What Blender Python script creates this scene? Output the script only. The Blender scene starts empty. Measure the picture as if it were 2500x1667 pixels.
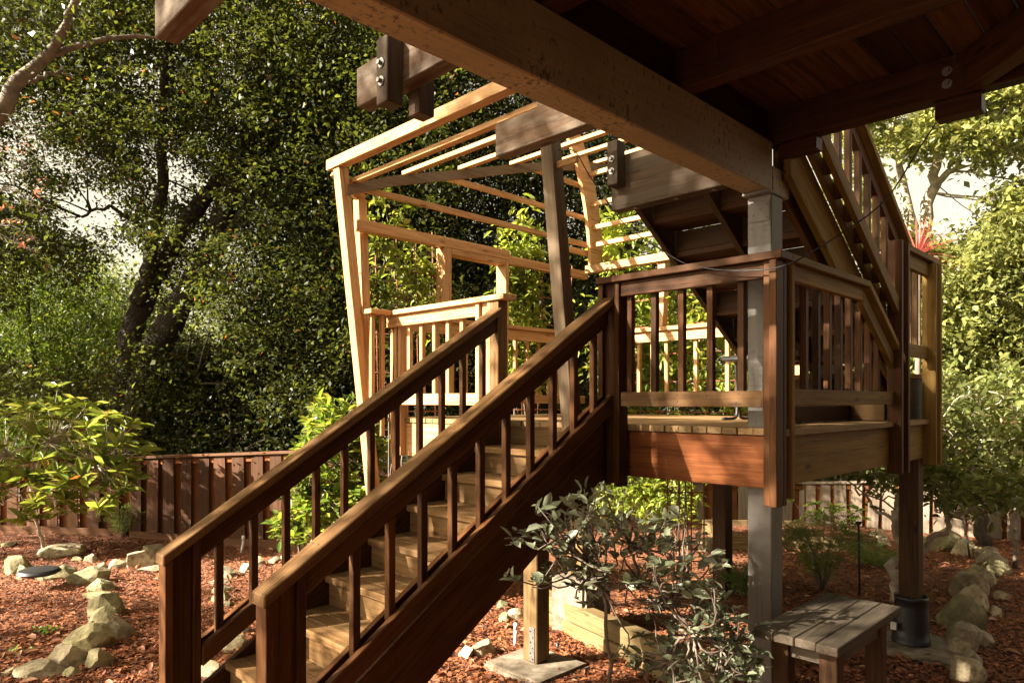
import bpy, bmesh, math, random
import numpy as np
from mathutils import Vector, Matrix, Euler
random.seed(7); RNG = np.random.default_rng(11)
S = bpy.context.scene
R = math.radians
EYE = 2.0                      # camera height above the mulch; all z below are relative to the eye, lifted at the end
GZ = -2.0                      # mulch level

# ---------------------------------------------------------------- camera, sky, sun, exposure
cam_d = bpy.data.cameras.new('camera'); cam = bpy.data.objects.new('camera', cam_d)
S.collection.objects.link(cam); S.camera = cam
cam_d.sensor_width = 36; cam_d.lens = 36*1700/2500; cam_d.shift_y = (978-833.5)/2500
cam_d.clip_start = .05; cam_d.clip_end = 2000
cam.location = (0, 0, EYE); cam.rotation_euler = (R(90), 0, R(-45))
SUN = Vector((-1, .52, .655)).normalized()
elev = math.asin(SUN.z); azim = math.atan2(SUN.x, SUN.y)
w = bpy.data.worlds.new('World'); S.world = w; w.use_nodes = True
nt = w.node_tree; bg = nt.nodes['Background']; sky = nt.nodes.new('ShaderNodeTexSky')
sky.sky_type = 'NISHITA'; sky.sun_disc = False; sky.sun_elevation = elev; sky.sun_rotation = azim % (2*math.pi)
sky.dust_density = 5.0; sky.air_density = 1.0; sky.ozone_density = 1.0
hz = nt.nodes.new('ShaderNodeHueSaturation'); hz.inputs['Saturation'].default_value = .15      # thin warm haze over the whole sky
wm = nt.nodes.new('ShaderNodeMixRGB'); wm.blend_type = 'MULTIPLY'; wm.inputs[0].default_value = 1; wm.inputs[2].default_value = (1.13, 1., .73, 1)
nt.links.new(sky.outputs[0], hz.inputs['Color']); nt.links.new(hz.outputs[0], wm.inputs[1]); nt.links.new(wm.outputs[0], bg.inputs[0]); bg.inputs[1].default_value = .050
sl = bpy.data.lights.new('sun', 'SUN'); so = bpy.data.objects.new('sun', sl); S.collection.objects.link(so)
sl.energy = 5.0; sl.angle = R(.5); sl.color = (1, .905, .75)
so.rotation_euler = SUN.to_track_quat('Z', 'Y').to_euler()
vs = S.view_settings; vs.view_transform = 'Standard'; vs.look = 'None'; vs.gamma = 1; vs.exposure = 2.75
try:
    S.cycles.max_bounces = 8; S.cycles.diffuse_bounces = 4; S.cycles.transmission_bounces = 6
    S.cycles.use_denoising = True
except Exception: pass

# ---------------------------------------------------------------- helpers
COL = S.collection
def px(x, y, X=None, Y=None, Z=None, D=None):
    """a point of the place from two bearings and one known coordinate"""
    q = math.sqrt(2); r = (x-1250)/1700; u = (978-y)/1700
    a, b, c = (1+r)/q, (1-r)/q, u
    t = X/a if X is not None else Y/b if Y is not None else Z/c if Z is not None else D
    return Vector((a*t, b*t, c*t))
def tag(o, label=None, cat=None, group=None, kind=None):
    if label: o['label'] = label
    if cat: o['category'] = cat
    if group: o['group'] = group
    if kind: o['kind'] = kind
    return o
def thing(name, label, cat, loc=(0, 0, 0), group=None):
    o = bpy.data.objects.new(name, None); COL.objects.link(o); o.location = loc
    o.empty_display_size = .1
    return tag(o, label, cat, group)
def link(name, me, mat, parent=None, M=None):
    o = bpy.data.objects.new(name, me); COL.objects.link(o)
    if mat is not None and not me.materials: me.materials.append(mat)
    if M is not None: o.matrix_world = M
    if parent is not None:
        o.parent = parent
        o.matrix_parent_inverse = Matrix.Translation(parent.location).inverted() if parent.type == 'EMPTY' else parent.matrix_world.inverted()
    return o
_bc = {}
def hexa_mesh(c8, bev):
    """8 corners: 0-3 one end (ccw), 4-7 the other end"""
    bm = bmesh.new(); v = [bm.verts.new(p) for p in c8]
    for f in ((3, 2, 1, 0), (4, 5, 6, 7), (0, 1, 5, 4), (1, 2, 6, 5), (2, 3, 7, 6), (3, 0, 4, 7)):
        bm.faces.new([v[i] for i in f])
    bmesh.ops.recalc_face_normals(bm, faces=bm.faces)
    if bev: bmesh.ops.bevel(bm, geom=list(bm.edges), offset=bev, segments=1, affect='EDGES')
    me = bpy.data.meshes.new('board'); bm.to_mesh(me); bm.free(); return me
def hexa(name, c8, mat, parent, ax, bev=.003):
    """a board given by its 8 corners; local x runs along ax so that the grain follows it"""
    c = sum((Vector(p) for p in c8), Vector())/8
    x = Vector(ax).normalized(); up = Vector((0, 0, 1)) if abs(x.z) < .9 else Vector((0, 1, 0))
    y = up.cross(x).normalized(); z = x.cross(y)
    B = Matrix((x, y, z)).transposed(); Bi = B.transposed()
    me = hexa_mesh([Bi @ (Vector(p)-c) for p in c8], bev)
    M = B.to_4x4(); M.translation = c
    return link(name, me, mat, parent, M)
def box(name, x0, x1, y0, y1, z0, z1, mat, parent, ax='x', bev=.003):
    c8 = [(x0, y0, z0), (x1, y0, z0), (x1, y1, z0), (x0, y1, z0), (x0, y0, z1), (x1, y0, z1), (x1, y1, z1), (x0, y1, z1)]
    return hexa(name, c8, mat, parent, {'x': (1, 0, 0), 'y': (0, 1, 0), 'z': (0, 0, 1)}[ax], bev)
def slope(name, xa, za, xb, zb, y0, y1, h, mat, parent, bev=.003):
    """sloped board in the xz plane with plumb-cut ends; za, zb top edge; h vertical depth"""
    c8 = [(xa, y0, za-h), (xa, y1, za-h), (xa, y1, za), (xa, y0, za), (xb, y0, zb-h), (xb, y1, zb-h), (xb, y1, zb), (xb, y0, zb)]
    return hexa(name, c8, mat, parent, (xb-xa, 0, zb-za), bev)
def bar(name, p, q, wd, h, mat, parent, bev=.003, side=None):
    """square board from p to q; wd across, h the other way"""
    p, q = Vector(p), Vector(q); d = (q-p).normalized()
    s = Vector(side) if side is not None else (Vector((0, 0, 1)).cross(d) if abs(d.z) < .9 else Vector((0, 1, 0)))
    s = (s-d*s.dot(d)).normalized(); n = d.cross(s)
    c8 = [p-s*wd/2-n*h/2, p+s*wd/2-n*h/2, p+s*wd/2+n*h/2, p-s*wd/2+n*h/2, q-s*wd/2-n*h/2, q+s*wd/2-n*h/2, q+s*wd/2+n*h/2, q-s*wd/2+n*h/2]
    return hexa(name, c8, mat, parent, d, bev)
def tube_data(pts, rad, n=8):
    pts = [Vector(p) for p in pts]; V = []; F = []
    prev = None
    for i, p in enumerate(pts):
        d = (pts[min(i+1, len(pts)-1)]-pts[max(i-1, 0)]).normalized()
        a = d.orthogonal().normalized() if prev is None else (prev-d*prev.dot(d)).normalized()
        prev = a; b = d.cross(a); r = rad[i] if hasattr(rad, '__len__') else rad
        for k in range(n):
            t = 2*math.pi*k/n; V.append(p+(a*math.cos(t)+b*math.sin(t))*r)
    for i in range(len(pts)-1):
        for k in range(n):
            k2 = (k+1) % n; F.append((i*n+k, i*n+k2, (i+1)*n+k2, (i+1)*n+k))
    F.append(tuple(range(n))[::-1]); F.append(tuple((len(pts)-1)*n+k for k in range(n)))
    return V, F
def tubes(name, lst, mat, parent=None, n=8, smooth=True):
    V = []; F = []
    for pts, rad in lst:
        v, f = tube_data(pts, rad, n); o = len(V); V += v; F += [tuple(i+o for i in t) for t in f]
    me = bpy.data.meshes.new(name); me.from_pydata([tuple(v) for v in V], [], F)
    if smooth: me.polygons.foreach_set('use_smooth', [True]*len(me.polygons))
    me.update(); return link(name, me, mat, parent)
def curve_pts(pts, n=6, jit=0):
    """Catmull-Rom through pts"""
    P = [Vector(p) for p in pts]; P = [P[0]*2-P[1]]+P+[P[-1]*2-P[-2]]; out = []
    for i in range(1, len(P)-2):
        a, b, c, d = P[i-1:i+3]
        for k in range(n):
            t = k/n
            q = .5*((2*b)+(c-a)*t+(2*a-5*b+4*c-d)*t*t+(3*b-a-3*c+d)*t**3)
            if jit: q = q+Vector((random.gauss(0, jit), random.gauss(0, jit), random.gauss(0, jit)))
            out.append(q)
    out.append(P[-2]); return out
def np_mesh(name, V, F, mat, smooth=False):
    """V (n,3), F (m,4) numpy -> mesh"""
    me = bpy.data.meshes.new(name); k = F.shape[1]
    me.vertices.add(len(V)); me.vertices.foreach_set('co', np.asarray(V, np.float32).ravel())
    me.loops.add(F.size); me.loops.foreach_set('vertex_index', F.astype(np.int32).ravel())
    me.polygons.add(len(F)); me.polygons.foreach_set('loop_start', np.arange(0, F.size, k, dtype=np.int32))
    me.polygons.foreach_set('loop_total', np.full(len(F), k, np.int32))
    if smooth: me.polygons.foreach_set('use_smooth', np.ones(len(F), bool))
    me.update(calc_edges=True); me.validate()
    if mat: me.materials.append(mat)
    return me
def unit(v): return v/np.maximum(np.linalg.norm(v, axis=1, keepdims=True), 1e-9)
def leaf_mesh(name, C, L, W, mat, droop=0., flat=.0, dirs=None, six=False, fold=.25):
    """one small folded leaf at every row of C; L, W lengths"""
    n = len(C); k_ = np.clip(RNG.lognormal(0, .3, n), .5, 1.75); L = np.broadcast_to(L, n)*k_; W = np.broadcast_to(W, n)*k_*RNG.uniform(.8, 1.15, n)
    d = unit(RNG.normal(size=(n, 3))) if dirs is None else unit(dirs)
    d[:, 2] = d[:, 2]*(1-.3*flat)-droop; d = unit(d)
    nr = RNG.normal(size=(n, 3)); nr[:, 2] = np.abs(nr[:, 2])+flat*2.5
    s = unit(np.cross(d, nr)); up = np.cross(s, d)
    L = L[:, None]; W = W[:, None]
    if not six:
        V = np.stack([C, C+d*L*.5+s*W*.5+up*W*fold, C+d*L, C+d*L*.5-s*W*.5+up*W*fold], 1).reshape(-1, 3)
        F = np.arange(n*4).reshape(n, 4)
    else:
        b = C; t = C+d*L-up*L*.12
        V = np.stack([b, C+d*L*.3+s*W*.42+up*W*fold, C+d*L*.68+s*W*.40+up*W*fold*.6, t, C+d*L*.68-s*W*.40+up*W*fold*.6, C+d*L*.3-s*W*.42+up*W*fold], 1).reshape(-1, 3)
        k = np.arange(n)[:, None]*6
        F = np.concatenate([k+np.array([[0, 1, 2, 3]]), k+np.array([[0, 3, 4, 5]])], 0)
    return np_mesh(name, V, F, mat)
def cluster(centers, n, sig):
    m = len(centers); c = np.repeat(np.asarray(centers), n, 0)
    ax = RNG.normal(size=(m, 3)); ax[:, 2] *= .5; ax = np.repeat(unit(ax), n, 0); sp = np.repeat(RNG.uniform(.5, 1.3, (m, 1)), n, 0)
    return c+(RNG.normal(size=c.shape)*.62+ax*RNG.normal(size=(m*n, 1))*1.35)*sig*sp
class Noise2:
    def __init__(s, seed, n=64): s.g = np.random.default_rng(seed).random((n, n)); s.n = n
    def __call__(s, x, y):
        x = np.asarray(x, float); y = np.asarray(y, float)
        i = np.floor(x).astype(int); j = np.floor(y).astype(int); fx = x-i; fy = y-j
        fx = fx*fx*(3-2*fx); fy = fy*fy*(3-2*fy); n = s.n; g = s.g
        return (g[i % n, j % n]*(1-fx)+g[(i+1) % n, j % n]*fx)*(1-fy)+(g[i % n, (j+1) % n]*(1-fx)+g[(i+1) % n, (j+1) % n]*fx)*fy
def frustum(n, x0, x1, y0, y1, d0, d1):
    """n points filling a block of space that lies between two bearings and two distances"""
    x = RNG.uniform(x0, x1, n); y = RNG.uniform(y0, y1, n); D = RNG.uniform(d0, d1, n)
    r = (x-1250)/1700; u = (978-y)/1700; q = math.sqrt(2)
    return x, y, np.stack([(1+r)/q*D, (1-r)/q*D, u*D], 1)

# ---------------------------------------------------------------- materials
def nodes(name):
    m = bpy.data.materials.new(name); m.use_nodes = True; t = m.node_tree
    return m, t, t.nodes['Principled BSDF'], lambda k: t.nodes.new(k), t.links.new
def ramp(new, stops):
    r = new('ShaderNodeValToRGB'); e = r.color_ramp.elements
    while len(e) < len(stops): e.new(.5)
    for s, (p, c) in zip(e, stops): s.position = p; s.color = (*c, 1)
    return r
def wood(name, dark, light, rough=.6, scale=1., vary=.35, wear=0., wearcol=(.35, .32, .28), bump=.3, knots=True, spec=.1):
    m, t, p, new, ln = nodes(name)
    tc = new('ShaderNodeTexCoord'); oi = new('ShaderNodeObjectInfo')
    off = new('ShaderNodeVectorMath'); off.operation = 'SCALE'; off.inputs[0].default_value = (37, 61, 23)
    ln(oi.outputs['Random'], off.inputs['Scale'])
    add = new('ShaderNodeVectorMath'); ln(tc.outputs['Object'], add.inputs[0]); ln(off.outputs[0], add.inputs[1])
    mp = new('ShaderNodeMapping'); mp.inputs['Scale'].default_value = (1.3*scale, 26*scale, 26*scale); ln(add.outputs[0], mp.inputs[0])
    n1 = new('ShaderNodeTexNoise'); n1.inputs['Scale'].default_value = 1.6; n1.inputs['Detail'].default_value = 6; n1.inputs['Distortion'].default_value = .7
    ln(mp.outputs[0], n1.inputs['Vector'])
    mp2 = new('ShaderNodeMapping'); mp2.inputs['Scale'].default_value = (3*scale, 90*scale, 90*scale); ln(add.outputs[0], mp2.inputs[0])
    n2 = new('ShaderNodeTexNoise'); n2.inputs['Scale'].default_value = 2.; n2.inputs['Detail'].default_value = 3; ln(mp2.outputs[0], n2.inputs['Vector'])
    mx = new('ShaderNodeMath'); mx.operation = 'MULTIPLY_ADD'; mx.inputs[1].default_value = .35; ln(n2.outputs['Fac'], mx.inputs[0])
    m7 = new('ShaderNodeMath'); m7.operation = 'MULTIPLY'; m7.inputs[1].default_value = .7; ln(n1.outputs['Fac'], m7.inputs[0]); ln(m7.outputs[0], mx.inputs[2])
    rp = ramp(new, [(.33, dark), (.52, tuple((a+b)/2 for a, b in zip(dark, light))), (.70, light)]); ln(mx.outputs[0], rp.inputs[0])
    col = rp.outputs[0]
    # big soft stains along the board
    n3 = new('ShaderNodeTexNoise'); n3.inputs['Scale'].default_value = 3.2; n3.inputs['Detail'].default_value = 7; n3.inputs['Roughness'].default_value = .65
    mp3 = new('ShaderNodeMapping'); mp3.inputs['Scale'].default_value = (.8, 4.5, 4.5); ln(add.outputs[0], mp3.inputs[0]); ln(mp3.outputs[0], n3.inputs['Vector'])
    if wear:
        rw = ramp(new, [(.45 if wear < .9 else .32, (0, 0, 0)), (.68 if wear < .9 else .55, (wear,)*3)]); ln(n3.outputs['Fac'], rw.inputs[0])
        mw = new('ShaderNodeMixRGB'); ln(rw.outputs[0], mw.inputs[0]); ln(col, mw.inputs[1]); mw.inputs[2].default_value = (*wearcol, 1); col = mw.outputs[0]
    if knots:
        vo = new('ShaderNodeTexVoronoi'); mk = new('ShaderNodeMapping'); mk.inputs['Scale'].default_value = (2.2, 7, 7); ln(add.outputs[0], mk.inputs[0]); ln(mk.outputs[0], vo.inputs['Vector']); vo.inputs['Scale'].default_value = 1.
        rk = ramp(new, [(.05, (.75,)*3), (.13, (0, 0, 0))]); ln(vo.outputs['Distance'], rk.inputs[0])
        mk2 = new('ShaderNodeMixRGB'); ln(rk.outputs[0], mk2.inputs[0]); ln(col, mk2.inputs[1]); mk2.inputs[2].default_value = (*[c*.35 for c in dark], 1); col = mk2.outputs[0]
    mpc = new('ShaderNodeMapping'); mpc.inputs['Scale'].default_value = (.9, 22, 22); ln(add.outputs[0], mpc.inputs[0])
    nc = new('ShaderNodeTexNoise'); nc.inputs['Scale'].default_value = 1.; nc.inputs['Detail'].default_value = 4; nc.inputs['Roughness'].default_value = .55; ln(mpc.outputs[0], nc.inputs['Vector'])
    rc = ramp(new, [(.605, (0, 0, 0)), (.618, (.75,)*3), (.628, (0, 0, 0))]); ln(nc.outputs['Fac'], rc.inputs[0])
    mc = new('ShaderNodeMixRGB'); ln(rc.outputs[0], mc.inputs[0]); ln(col, mc.inputs[1]); mc.inputs[2].default_value = (*[c*.25 for c in dark], 1); col = mc.outputs[0]
    hs = new('ShaderNodeHueSaturation'); mr = new('ShaderNodeMapRange'); mr.inputs[3].default_value = 1-vary; mr.inputs[4].default_value = 1+vary
    ln(oi.outputs['Random'], mr.inputs[0]); ln(mr.outputs[0], hs.inputs['Value']); ln(col, hs.inputs['Color'])
    ln(hs.outputs[0], p.inputs['Base Color'])
    p.inputs['Roughness'].default_value = rough; p.inputs['Specular IOR Level'].default_value = spec
    bp = new('ShaderNodeBump'); bp.inputs['Strength'].default_value = bump; bp.inputs['Distance'].default_value = .004
    ln(mx.outputs[0], bp.inputs['Height']); ln(bp.outputs[0], p.inputs['Normal'])
    return m
def leaf(name, c1, c2, c3, trans=.45, rough=.42, brown=.0):
    m, t, p, new, ln = nodes(name)
    g = new('ShaderNodeNewGeometry'); rp = ramp(new, [(0, c1), (.5, c2), (1, c3)] if not brown else [(0, (.20, .09, .03)), (brown, (.20, .09, .03)), (brown+.01, c1), (.6, c2), (1, c3)])
    if brown: rp.color_ramp.interpolation = 'LINEAR'
    ln(g.outputs['Random Per Island'], rp.inputs[0])
    tc = new('ShaderNodeTexCoord'); cn = new('ShaderNodeTexNoise'); cn.inputs['Scale'].default_value = 1.3; cn.inputs['Detail'].default_value = 3; ln(tc.outputs['Object'], cn.inputs['Vector'])
    mr = new('ShaderNodeMapRange'); mr.inputs[1].default_value = .3; mr.inputs[2].default_value = .7; mr.inputs[3].default_value = .6; mr.inputs[4].default_value = 1.45; ln(cn.outputs['Fac'], mr.inputs[0])
    oi = new('ShaderNodeObjectInfo'); mo = new('ShaderNodeMapRange'); mo.inputs[3].default_value = .75; mo.inputs[4].default_value = 1.25; ln(oi.outputs['Random'], mo.inputs[0]); mm = new('ShaderNodeMath'); mm.operation = 'MULTIPLY'; ln(mr.outputs[0], mm.inputs[0]); ln(mo.outputs[0], mm.inputs[1])
    h0 = new('ShaderNodeHueSaturation'); ln(mm.outputs[0], h0.inputs['Value']); ln(rp.outputs[0], h0.inputs['Color']); ln(h0.outputs[0], p.inputs['Base Color'])      # old and young growth
    p.inputs['Roughness'].default_value = rough; p.inputs['Specular IOR Level'].default_value = .4
    tr = new('ShaderNodeBsdfTranslucent'); hs = new('ShaderNodeHueSaturation'); hs.inputs['Value'].default_value = 1.5; hs.inputs['Saturation'].default_value = 1.1; hs.inputs['Hue'].default_value = .485
    ln(h0.outputs[0], hs.inputs['Color']); ln(hs.outputs[0], tr.inputs['Color'])
    mix = new('ShaderNodeMixShader'); mix.inputs[0].default_value = trans
    ln(p.outputs[0], mix.inputs[1]); ln(tr.outputs[0], mix.inputs[2]); ln(mix.outputs[0], t.nodes['Material Output'].inputs[0])
    return m
def plain(name, col, rough=.5, metal=0., var=.25, scale=8., bump=.2, col2=None, dist=.01):
    m, t, p, new, ln = nodes(name)
    tc = new('ShaderNodeTexCoord'); n = new('ShaderNodeTexNoise'); n.inputs['Scale'].default_value = scale; n.inputs['Detail'].default_value = 8; n.inputs['Roughness'].default_value = .65
    ln(tc.outputs['Object'], n.inputs['Vector'])
    c2 = col2 or tuple(c*(1-var) for c in col)
    rp = ramp(new, [(.35, c2), (.65, tuple(min(1, c*(1+var*.5)) for c in col))]); ln(n.outputs['Fac'], rp.inputs[0]); ln(rp.outputs[0], p.inputs['Base Color'])
    p.inputs['Roughness'].default_value = rough; p.inputs['Metallic'].default_value = metal
    bp = new('ShaderNodeBump'); bp.inputs['Strength'].default_value = bump; bp.inputs['Distance'].default_value = dist; ln(n.outputs['Fac'], bp.inputs['Height']); ln(bp.outputs[0], p.inputs['Normal'])
    return m
def painted(name, col, spot, amount=.55, base2=None):
    """old paint with mildew specks and drips"""
    m, t, p, new, ln = nodes(name)
    tc = new('ShaderNodeTexCoord')
    n0 = new('ShaderNodeTexNoise'); n0.inputs['Scale'].default_value = 2.5; n0.inputs['Detail'].default_value = 6; ln(tc.outputs['Object'], n0.inputs['Vector'])
    rp0 = ramp(new, [(.35, base2 or tuple(c*.8 for c in col)), (.65, col)]); ln(n0.outputs['Fac'], rp0.inputs[0])
    n1 = new('ShaderNodeTexNoise'); n1.inputs['Scale'].default_value = 42; n1.inputs['Detail'].default_value = 5; n1.inputs['Roughness'].default_value = .7
    mp = new('ShaderNodeMapping'); mp.inputs['Scale'].default_value = (1, 1, .55); ln(tc.outputs['Object'], mp.inputs[0]); ln(mp.outputs[0], n1.inputs['Vector'])
    ad = new('ShaderNodeMath'); ad.operation = 'MULTIPLY_ADD'; ad.inputs[1].default_value = .35; ln(n0.outputs['Fac'], ad.inputs[0]); ln(n1.outputs['Fac'], ad.inputs[2])
    rp1 = ramp(new, [(.74, (0, 0, 0)), (.84, (amount,)*3)]); ln(ad.outputs[0], rp1.inputs[0])
    mg = new('ShaderNodeMapping'); mg.inputs['Scale'].default_value = (1.2, 34, 34); ln(tc.outputs['Object'], mg.inputs[0]); ng = new('ShaderNodeTexNoise'); ng.inputs['Scale'].default_value = 1.5; ng.inputs['Detail'].default_value = 5; ln(mg.outputs[0], ng.inputs['Vector'])
    rg = ramp(new, [(.3, (.72,)*3), (.62, (1., 1., 1.)), (.66, (.55,)*3), (.69, (1., 1., 1.))]); ln(ng.outputs['Fac'], rg.inputs[0])
    mg2 = new('ShaderNodeMixRGB'); mg2.blend_type = 'MULTIPLY'; mg2.inputs[0].default_value = .8; ln(rp0.outputs[0], mg2.inputs[1]); ln(rg.outputs[0], mg2.inputs[2])
    mw = new('ShaderNodeMixRGB'); ln(rp1.outputs[0], mw.inputs[0]); ln(mg2.outputs[0], mw.inputs[1]); mw.inputs[2].default_value = (*spot, 1)
    ln(mw.outputs[0], p.inputs['Base Color']); p.inputs['Roughness'].default_value = .65
    bp = new('ShaderNodeBump'); bp.inputs['Strength'].default_value = .25; bp.inputs['Distance'].default_value = .003; ln(n1.outputs['Fac'], bp.inputs['Height']); ln(bp.outputs[0], p.inputs['Normal'])
    return m
def chips(name, cols, isl=True, scale=55.):
    m, t, p, new, ln = nodes(name)
    stops = [(i/(len(cols)-1), c) for i, c in enumerate(cols)]
    rp = ramp(new, stops)
    if isl:
        g = new('ShaderNodeNewGeometry'); ln(g.outputs['Random Per Island'], rp.inputs[0])
    else:
        tc = new('ShaderNodeTexCoord'); v = new('ShaderNodeTexVoronoi'); v.inputs['Scale'].default_value = scale
        mp = new('ShaderNodeMapping'); mp.inputs['Scale'].default_value = (1, .6, 1); ln(tc.outputs['Object'], mp.inputs[0]); ln(mp.outputs[0], v.inputs['Vector'])
        sx = new('ShaderNodeSeparateColor'); ln(v.outputs['Color'], sx.inputs[0]); ln(sx.outputs[0], rp.inputs[0])
        bp = new('ShaderNodeBump'); bp.inputs['Strength'].default_value = .8; bp.inputs['Distance'].default_value = .02; ln(v.outputs['Distance'], bp.inputs['Height']); bp.invert = True; ln(bp.outputs[0], p.inputs['Normal'])
    ln(rp.outputs[0], p.inputs['Base Color']); p.inputs['Roughness'].default_value = .8
    return m
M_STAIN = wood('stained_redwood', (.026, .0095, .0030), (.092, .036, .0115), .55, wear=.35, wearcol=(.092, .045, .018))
M_CAP = wood('worn_handrail_redwood', (.058, .027, .0095), (.165, .085, .033), .5, wear=.5, wearcol=(.165, .102, .052), vary=.15)
M_TREAD = wood('worn_tread_wood', (.070, .034, .012), (.18, .10, .040), .6, wear=.5, wearcol=(.21, .135, .066), vary=.22)
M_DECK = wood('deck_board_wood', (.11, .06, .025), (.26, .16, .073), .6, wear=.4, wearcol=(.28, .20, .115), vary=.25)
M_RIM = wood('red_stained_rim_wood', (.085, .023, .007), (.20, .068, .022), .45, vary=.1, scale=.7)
M_RIMB = wood('weathered_rim_wood', (.10, .055, .012), (.23, .133, .034), .65, vary=.15, wear=.4, wearcol=(.10, .06, .017), scale=.8)
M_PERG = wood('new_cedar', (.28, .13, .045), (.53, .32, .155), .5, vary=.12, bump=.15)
M_PERGG = wood('greyed_cedar', (.085, .055, .032), (.17, .12, .075), .6, vary=.1, wear=.4, wearcol=(.15, .125, .095))
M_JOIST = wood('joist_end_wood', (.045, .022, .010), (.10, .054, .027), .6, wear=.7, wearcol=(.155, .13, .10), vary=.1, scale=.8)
M_JOISTD = wood('shaded_header_wood', (.026, .015, .008), (.072, .044, .025), .65, wear=.6, wearcol=(.06, .048, .036), vary=.1, scale=.8)  # joist wood with the header's shade put into a darker colour
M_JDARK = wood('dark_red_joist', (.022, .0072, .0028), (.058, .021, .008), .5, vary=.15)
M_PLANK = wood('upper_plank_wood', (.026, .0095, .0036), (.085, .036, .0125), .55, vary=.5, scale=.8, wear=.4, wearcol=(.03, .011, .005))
M_BEAM = painted('tan_beam_paint', (.29, .195, .09), (.016, .011, .007), .9, (.21, .138, .06))
M_POST = painted('grey_post_paint', (.165, .145, .127), (.06, .05, .04), .5, (.125, .108, .093))
M_6X6 = wood('treated_post_wood', (.07, .04, .016), (.16, .10, .042), .65, vary=.1, wear=.4, wearcol=(.12, .085, .045))
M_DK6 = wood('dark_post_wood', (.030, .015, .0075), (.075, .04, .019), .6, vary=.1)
M_FENCE = wood('fence_board_wood', (.050, .022, .011), (.13, .060, .030), .75, vary=.38, wear=.6, wearcol=(.10, .062, .042), scale=.7)
M_FENCEG = wood('sunlit_grey_fence_wood', (.11, .08, .055), (.25, .19, .14), .75, vary=.3, wear=.5, wearcol=(.2, .16, .125), scale=.7)  # fence wood with sunlight put into a lighter, greyer tone
M_FENCER = wood('fence_back_board_wood', (.09, .03, .010), (.19, .07, .022), .7, vary=.3, scale=.7)
M_BENCH = wood('weathered_bench_wood', (.052, .039, .027), (.12, .093, .067), .7, vary=.15, wear=.5, wearcol=(.10, .084, .066))
M_TIMB = wood('pale_timber', (.10, .065, .028), (.21, .145, .068), .7, vary=.15, wear=.6, wearcol=(.085, .062, .028))
M_BARK = plain('oak_bark', (.045, .030, .019), .9, var=.6, scale=14, bump=1., dist=.04)
M_PALEBARK = plain('pale_bark', (.34, .28, .21), .85, var=.45, scale=9, bump=.6, dist=.02)
M_GREYBARK = plain('grey_bark', (.13, .095, .065), .85, var=.5, scale=9, bump=.7, dist=.02)
M_TWIG = plain('twig_bark', (.16, .12, .09), .85, var=.4, scale=20)
M_STEM = plain('pale_stem', (.40, .33, .25), .8, var=.4, scale=20)
M_ROCK = plain('sandstone', (.42, .34, .22), .85, var=.3, scale=5., bump=.9, col2=(.20, .155, .085), dist=.03)
M_ROCKM = plain('mossy_sandstone', (.28, .24, .12), .9, var=.3, scale=6., bump=.9, col2=(.11, .095, .04), dist=.03)
M_CONC = plain('concrete', (.19, .155, .11), .9, var=.25, scale=9., bump=.8, col2=(.075, .05, .03))
M_BLACK = plain('black_plastic', (.012, .012, .013), .5, var=.3, scale=4, bump=.05)
M_IRON = plain('galvanised_bolt', (.22, .21, .20), .45, .8, scale=30)
M_RUST = plain('rusty_rod', (.20, .062, .028), .8, var=.5, scale=30, bump=.3)
M_TUBE = plain('grey_tube', (.10, .10, .105), .45, .3, var=.2)
M_PVC = plain('pvc_pipe', (.55, .54, .52), .4, var=.1)
M_GREENP = plain('green_plastic', (.03, .30, .20), .4, var=.1)
M_MULCH = chips('mulch', [(.020, .005, .0015), (.10, .026, .006), (.18, .053, .013), (.24, .085, .026), (.045, .012, .003)], False)
M_CHIP = chips('mulch_chip', [(.016, .004, .001), (.12, .028, .005), (.22, .060, .012), (.33, .11, .032), (.05, .012, .003)])
M_SOIL = plain('woodland_soil', (.09, .075, .04), .95, var=.5, scale=1.5)
def vary_rock(m):
    t = m.node_tree; p = t.nodes['Principled BSDF']; l = p.inputs['Base Color'].links[0]; src = l.from_socket
    oi = t.nodes.new('ShaderNodeObjectInfo'); hs = t.nodes.new('ShaderNodeHueSaturation'); mr = t.nodes.new('ShaderNodeMapRange'); mr.inputs[3].default_value = .6; mr.inputs[4].default_value = 1.15
    t.links.new(oi.outputs['Random'], mr.inputs[0]); t.links.new(mr.outputs[0], hs.inputs['Value']); t.links.new(src, hs.inputs['Color'])
    n = t.nodes.new('ShaderNodeTexNoise'); n.inputs['Scale'].default_value = 17; n.inputs['Detail'].default_value = 8; tc = t.nodes.new('ShaderNodeTexCoord'); t.links.new(tc.outputs['Object'], n.inputs['Vector'])
    r = t.nodes.new('ShaderNodeValToRGB'); r.color_ramp.elements[0].position = .5; r.color_ramp.elements[1].position = .72; t.links.new(n.outputs['Fac'], r.inputs[0])
    mx = t.nodes.new('ShaderNodeMixRGB'); t.links.new(r.outputs[0], mx.inputs[0]); t.links.new(hs.outputs[0], mx.inputs[1]); mx.inputs[2].default_value = (.10, .075, .035, 1); t.links.new(mx.outputs[0], p.inputs['Base Color'])
vary_rock(M_ROCK); vary_rock(M_ROCKM)
L_OAK = leaf('oak_leaf', (.022, .029, .0062), (.040, .051, .0098), (.072, .082, .017), .48, .5, brown=.006)
L_OAKR = leaf('right_oak_leaf', (.085, .10, .028), (.15, .165, .048), (.25, .25, .08), .45, .36)
L_FAR = leaf('far_leaf', (.05, .07, .02), (.085, .105, .03), (.16, .165, .055), .5, .5)
L_LIME = leaf('lime_leaf', (.06, .10, .016), (.095, .145, .022), (.16, .185, .036), .5, .45)
L_RHODO = leaf('rhododendron_leaf', (.125, .175, .03), (.19, .235, .045), (.30, .30, .07), .45, .25, brown=.02)
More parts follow.
